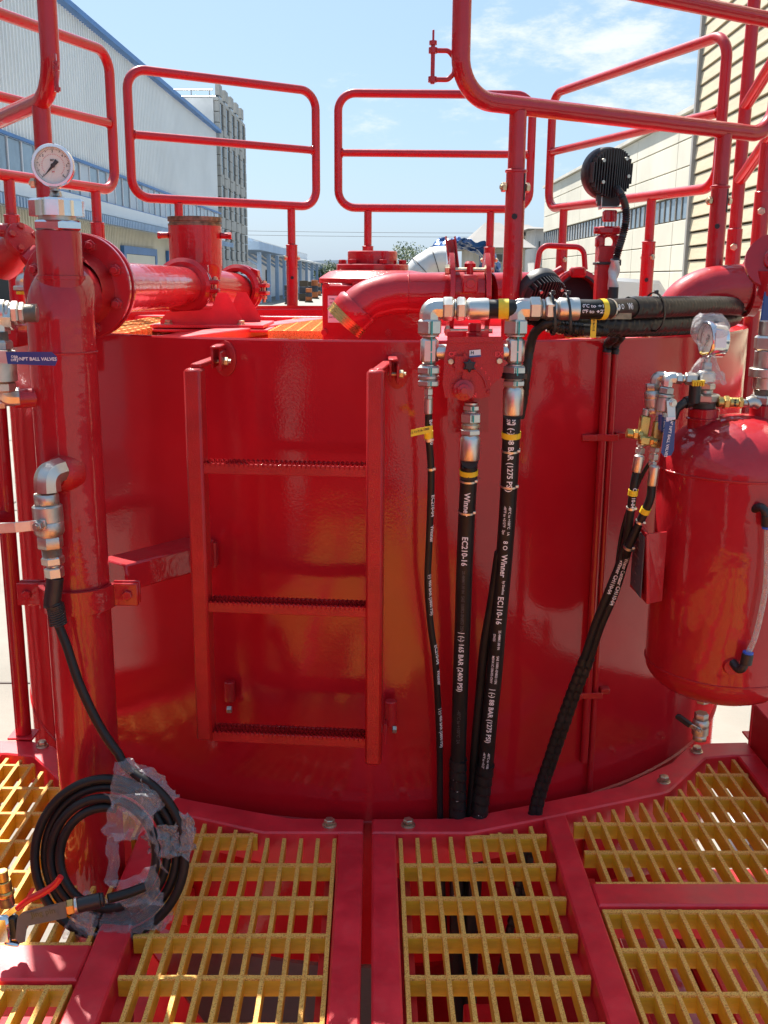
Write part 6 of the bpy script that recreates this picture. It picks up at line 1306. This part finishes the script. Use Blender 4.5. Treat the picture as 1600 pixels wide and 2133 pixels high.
def cpt(a, r, off=0): return CC+cu_*math.cos(a)*r+cw_*math.sin(a)*r*1.06+cu_.cross(cw_)*off
drop = [e, at(112, 1230, Y=1.893), at(119, 1290, Y=1.89), at(139, 1345, Y=1.885), at(168, 1430, Y=1.875), at(212, 1520, Y=1.865), at(262, 1590, Y=1.85)]
pts_ = spline(drop, .008)
loops = []
N_ = 64; turns = 4
a_s = R_(78)
for k in range(int(N_*turns)+1):
    f = k/N_; a = a_s-2*PI*f-.0; r = .158-.0178*(f)+.0015*math.sin(f*5); loops.append(cpt(a, r, .010*math.sin(f*2.1+1)+.003*(f)))
m = MB(); full = pts_[:-3]+spline([pts_[-4], pts_[-1].lerp(loops[0], .3), loops[2]], .008)[1:-1]+loops[2:]
m.tube(full, .0092, 14); m.build('rubber_tube', 'hose_black', t)
m = MB(); m.cyl(e, e+(drop[1]-e).normalized()*.06, .0165, 20, .001); m.build('crimp_sleeve', 'plastic_black', t)
m = MB(); s0 = e+(drop[1]-e).normalized()*.055; sprp = spline([s0, at(115, 1262, Y=1.892), at(122, 1302, Y=1.889)], .0035); cum = 0; spts = []
_, sa, sb_ = basis((sprp[-1]-sprp[0]));
for k in range(260): 
    f = k/259; q = sprp[min(len(sprp)-1, int(f*(len(sprp)-1)))].lerp(sprp[min(len(sprp)-1, int(f*(len(sprp)-1))+1)], f*(len(sprp)-1) % 1); a = f*2*PI*11; spts.append(q+(sa*math.cos(a)+sb_*math.sin(a))*.0158)
m.tube(spts, .0022, 6); m.build('spring_guard', 'plastic_black', t)
# plastic film round the coil
fm = thing('plastic_film', 'crumpled clear stretch film taped round the coiled hose', 'plastic film', CC)
def wrapfilm(a0, a1, amp, seed, mat='film', rr=.046, nm='film_wrap'):
    def fn(u, v):
        a = a0+(a1-a0)*u; t_ = 2*PI*v; c = cpt(a, .128); rad = (c-CC).normalized(); nrm = cu_.cross(cw_)
        p = c+rad*math.cos(t_)*rr*1.04+nrm*math.sin(t_)*rr*.48; p += noise.noise_vector(p*30+V((seed, 0, 0)))*amp+noise.noise_vector(p*85+V((0, seed, 0)))*amp*.55+noise.noise_vector(p*220)*amp*.15
        return p
    m = MB(); m.grid(fn, 46, 60); m.build(nm, mat, fm, ang=18)
wrapfilm(R_(38), R_(84), .013, 1); wrapfilm(R_(2), R_(26), .014, 2, 'film_grey'); wrapfilm(R_(-92), R_(-38), .015, 3); wrapfilm(R_(-120), R_(-96), .010, 5)
def sheet(pts4, seed, amp=.015, mat='film', nu=46, nv=30):
    P_ = [at(x, y, Y=Y) for x, y, Y in pts4]
    def fn(u, v):
        p = P_[0].lerp(P_[1], u).lerp(P_[3].lerp(P_[2], u), v); p = p+noise.noise_vector(p*22+V((seed, 2, 0)))*amp+noise.noise_vector(p*70+V((seed, 2, 0)))*amp*.45; return p
    m = MB(); m.grid(fn, nu, nv); m.build('film_sheet', mat, fm, ang=18)
sheet([(225, 1650, 1.80), (330, 1670, 1.79), (300, 1760, 1.77), (225, 1745, 1.76)], 1, .02); sheet([(232, 1745, 1.77), (262, 1740, 1.78), (240, 1850, 1.73), (205, 1835, 1.73)], 2, .014); sheet([(245, 1840, 1.72), (325, 1800, 1.73), (345, 1880, 1.70), (260, 1905, 1.69)], 3, .015); sheet([(300, 1735, 1.78), (318, 1690, 1.79), (345, 1820, 1.76), (330, 1800, 1.77)], 4, .012)
sheet([(375, 1690, 1.80), (405, 1700, 1.79), (402, 1800, 1.77), (385, 1790, 1.77)], 6, .012, 'film_grey'); sheet([(262, 1585, 1.85), (300, 1595, 1.85), (345, 1640, 1.84), (300, 1640, 1.83)], 7, .012)
sheet([(150, 1895, 1.70), (205, 1905, 1.70), (200, 1945, 1.69), (160, 1935, 1.69)], 8, .012, 'film_grey')
# blow gun
bg_ = thing('blow_gun', 'grey air blow gun with red trigger at the end of the coiled hose', 'blow gun', at(90, 1905, Y=1.64))
YG = 1.655
hose_end = px_path([(300, 1848, 1.70), (262, 1862, 1.68), (225, 1872, 1.665)], YG); m = MB(); m.tube(hose_end, .0092, 14); m.build('hose_tail', 'hose_black', bg_)
d = (at(160, 1887, Y=YG)-at(215, 1874, Y=YG+.01)).normalized()
e = stack(bg_, at(217, 1873, Y=YG+.01), d, [('cyl', .006, .0125, 'plastic_black', 'sleeve'), ('cyl', .041, .014, 'plastic_black', 'sleeve'), ('cyl', .006, .0155, 'zinc', 'collar'), ('hex', .014, .0145, 'brass', 'hex_coupling')])
m = MB(); m.prism([(138, 1877), (139, 1912), (57, 1929), (52, 1962), (40, 1966), (32, 1955), (36, 1912), (48, 1899)][::1], 0, .020, .005, vfr(YG+.010)); hb = m.build('handle', 'gun_grey', bg_)
m = MB(); m.prism([(120, 1884), (121, 1906), (56, 1918), (54, 1903)], 0, .0015, .0006, vfr(YG-.010)); m.build('inset', 'gun_grey', bg_)
xd = (at(120, 1893, Y=YG)-at(60, 1905, Y=YG)).normalized(); flat_text('Jing pin', .016, at(90, 1901, Y=YG-.0118), xd, V((0, 0, 1))-xd*xd.z, 'win_dark', hb, th=.0008)
m = MB(); ta = [at(x, y, Y=YG-.004) for x, y in ((36, 1893), (62, 1873), (92, 1858), (115, 1842), (127, 1826))]; m.tube(spline(ta, .006), .0065, 12, rf=lambda S_, t_: .0055+.0015*math.sin(min(1, S_*9)*PI)); m.build('trigger', 'gun_red', bg_)
m = MB(); m.bar(at(38, 1888, Y=YG-.004), at(6, 1912, Y=YG-.004), .012, .003, up=(0, -1, 0), b=.001); m.bar(at(4, 1908, Y=YG-.006), at(12, 1962, Y=YG-.006), .024, .014, up=(0, -1, 0), b=.004); m.bar(at(10, 1963, Y=YG-.006), at(40, 1968, Y=YG-.006), .008, .012, up=(0, -1, 0), b=.003); m.build('chrome_head', 'chrome', bg_)
m = MB(); m.bar(at(22, 1905, Y=YG+.004), at(30, 1955, Y=YG+.004), .026, .016, up=(0, -1, 0), b=.005); m.build('head_core', 'plastic_black', bg_)
stack(bg_, at(16, 1886, Y=YG+.004), at(4, 1812, Y=YG+.004)-at(16, 1886, Y=YG+.004), [('cyl', .02, .0135, 'bronze_thread', 'coupling'), ('ring', .012, .016, 'brass', 'coupling_ring'), ('cyl', .02, .013, 'brass', 'coupling'), ('cyl', .02, .010, 'brass', 'coupling')])
# ------------------------------------------------------------ upper left valve, flush with the left edge
VX = at(-4, 760, Y=1.86); 
t = thing('pipe_fitting', 'silver elbow and reducer at the left edge leading into the standpipe', 'fitting', at(20, 650, Y=1.9))
q = at(-2, 652, Y=1.88); stack(t, q, (1, .12, .0), [('cyl', .012, .024, 'zinc', 'collar'), ('ring', .010, .022, 'steel', 'collar'), ('hex', .014, .022, 'zinc', 'nut'), ('hex', .010, .020, 'steel', 'nut'), ('thread', .022, .017, 'steel', 'thread')])
elbow_block(t, at(-8, 660, Y=1.88), (1, .1, 0), (0, 0, -1), .024, .03)
q = at(-6, 690, Y=1.87); stack(t, q, (0, 0, -1), [('thread', .02, .020, 'steel', 'thread')])
vt = thing('ball_valve', 'ball valve with long blue lettered lever across the standpipe at left', 'ball valve', VX)
stack(vt, at(-6, 708, Y=1.87), (0, 0, -1), [('hex', .02, .027, 'steel', 'hex_end'), ('cyl', .055, .031, 'steel', 'body'), ('hex', .02, .027, 'steel', 'hex_end')])
m = MB(); m.prism([(12, 733), (108, 733), (118, 742), (120, 750), (115, 762), (16, 758)], 0, .008, .0022, vfr(1.80)); gp = m.build('grip', 'blue_grip', vt)
m = MB(); m.bar(at(-30, 742, Y=1.802), at(16, 744, Y=1.802), .022, .003, up=(0, -1, 0)); m.build('lever', 'zinc', vt); m = MB(); q = at(-12, 745, Y=1.81); m.cyl(q+V((0, .03, 0)), q+V((0, -.01, 0)), .009, 14); m.build('stem_nut', 'zinc', vt)
flat_text('1" NPT BALL VALVES', .0082, at(74, 748, Y=1.7918), (1, 0, 0), (0, 0, 1), 'white_print', gp); flat_text('ON', .006, at(29, 743, Y=1.7918), (1, 0, 0), (0, 0, 1), 'white_print', gp); flat_text('OFF', .006, at(29, 750, Y=1.7918), (1, 0, 0), (0, 0, 1), 'white_print', gp); flat_text('}', .011, at(37, 747, Y=1.7918), (1, 0, 0), (0, 0, 1), 'white_print', gp)
t = thing('pipe_fitting', 'silver elbow screwed into the small red boss low on the standpipe', 'fitting', at(20, 828, Y=1.93))
q = at(72, 829, Y=1.96); m = MB(); m.cyl(q+V((.02, .02, 0)), q+V((-.036, -.012, 0)), .0185, 26, .002); m.build('red_boss', 'red', t)
stack(t, q+V((-.036, -.012, 0)), (-1, -.3, 0), [('thread', .014, .015, 'steel', 'thread'), ('hex', .02, .018, 'zinc', 'nut')]); elbow_block(t, at(6, 826, Y=1.91), (1, .3, 0), (0, 0, 1), .017, .03)
stack(t, at(2, 800, Y=1.91), (0, 0, 1), [('thread', .03, .016, 'steel', 'thread'), ('hex', .018, .02, 'zinc', 'nut')])
# far left red valve body and small silver elbow
t = thing('hand_valve', 'red cast valve with bolted round bonnet at the far left', 'valve', at(25, 520, Y=2.5))
c = at(48, 500, Y=2.5); m = MB(); m.lathe([(-.016, .030), (-.014, .042), (0, .044), (.006, .042), (.012, .02)], c, (.7, -.6, .45), 26); m.build('bonnet', 'red_rough', t)
for k in range(5): a = 2*PI*k/5; _, a1, b1 = basis((.7, -.6, .45)); q = c+(a1*math.cos(a)+b1*math.sin(a))*.031; m = MB(); m.hexn(q, q+V((.7, -.6, .45))*.014, .009); m.build('bolt', 'red', t)
m = MB(); m.tube(spline([c-V((.7, -.6, .45))*.01, at(22, 530, Y=2.55), at(8, 560, Y=2.6)], .01), .04, 20, rf=lambda S_, t_: .030+.012*math.sin(S_*22)); m.build('body', 'red_rough', t)
m = MB(); m.tube([at(-20, 478, Y=2.5), at(18, 480, Y=2.5)], .016, 16); m.build('port', 'red', t)
m = MB(); m.tube([at(52, 545, Y=2.48), at(80, 525, Y=2.5)], .02, 16); m.build('port', 'red', t)
t = thing('pipe_fitting', 'little silver elbow low behind the standpipe near the left edge', 'fitting', at(42, 590, Y=2.4)); elbow_block(t, at(44, 580, Y=2.4), (1, 0, 0), (0, 0, -1), .014, .02); stack(t, at(44, 595, Y=2.4), (0, 0, -1), [('hex', .012, .018, 'zinc', 'nut'), ('cyl', .008, .012, 'tape_yellow', 'seal')])
# left tank-side box and flaring part
t = thing('side_channel', 'red box beam along the tank top at far left', 'beam', at(40, 690, Y=2.4)); m = MB(); m.bar(at(14, 700, Y=2.32), at(80, 690, Y=2.6), .05, .05, b=.004); m.build('beam', 'red', t)
# skirt brackets beside the receiver foot
t = thing('skirt_plate', 'curved red skirt plate low at right beside the frame', 'plate', (.98, 2.72, 0)); m = MB(); vs = []
for i in range(13):
    a = PI*i/12; vs.append((math.cos(a)*.10, math.sin(a)*.12))
m.prism(vs, 0, .012, .002, lambda x, y, z: V((1.02+x, 2.80+z, .02+y))); m.build('plate', 'red_matte', t)
for k, (x0, x1, y0, y1, lb) in enumerate(((-5.6, -3.4, -4.6, 1.2, 'added red ribbed block left of the platform, darkening the paint reflections'), (-3.0, .6, -7.6, -5.2, 'added red ribbed block behind the viewer, darkening the paint reflections'), (-3.7, -1.98, 2.5, 4.9, 'added low red ribbed block left of the tank, darkening its edge reflections'), (2.2, 3.6, 3.3, 4.7, 'added low red ribbed block right of the tank, darkening its edge reflections'))):  # out-of-view red blocks added to darken reflections in the tank paint
    t = thing('reflection_block', lb, 'reflection block', ((x0+x1)/2, (y0+y1)/2, ZG)); m = MB(); m.box(((x0+x1)/2, (y0+y1)/2, ZG+(1.55 if k < 2 else 1.15)), (x1-x0, y1-y0, 2.9 if k < 2 else 2.1), None, .03); m.build('housing', 'red', t)
    m = MB(); m.box(((x0+x1)/2, (y0+y1)/2, ZG+.06), (x1-x0-.2, y1-y0-.2, .12)); m.build('base_frame', 'red_matte', t)
    for j in range(7):
        m = MB(); f = (j+.5)/7
        if k != 1: m.box(((x1+.04 if k != 3 else x0-.04), y0+(y1-y0)*f, ZG+(1.55 if k == 0 else 1.15)), (.08, .10, 2.7 if k == 0 else 1.9), None, .01)
        else: m.box((x0+(x1-x0)*f, y1+.04, ZG+1.55), (.10, .08, 2.7), None, .01)
        m.build('rib', 'red_matte', t)
# grey pipe on the yard floor at right
t = thing('yard_pipe', 'grey plastic pipe lying on the yard floor at right', 'pipe', (2.1, 4.9, ZG)); m = MB(); m.cyl((1.7, 4.2, ZG+.06), (2.9, 6.6, ZG+.06), .055, 14); m.build('pipe_wall', 'grey_blue', t)
print('objects', len(bpy.data.objects), 'tris', sum(len(p.vertices)-2 for me in bpy.data.meshes for p in me.polygons))
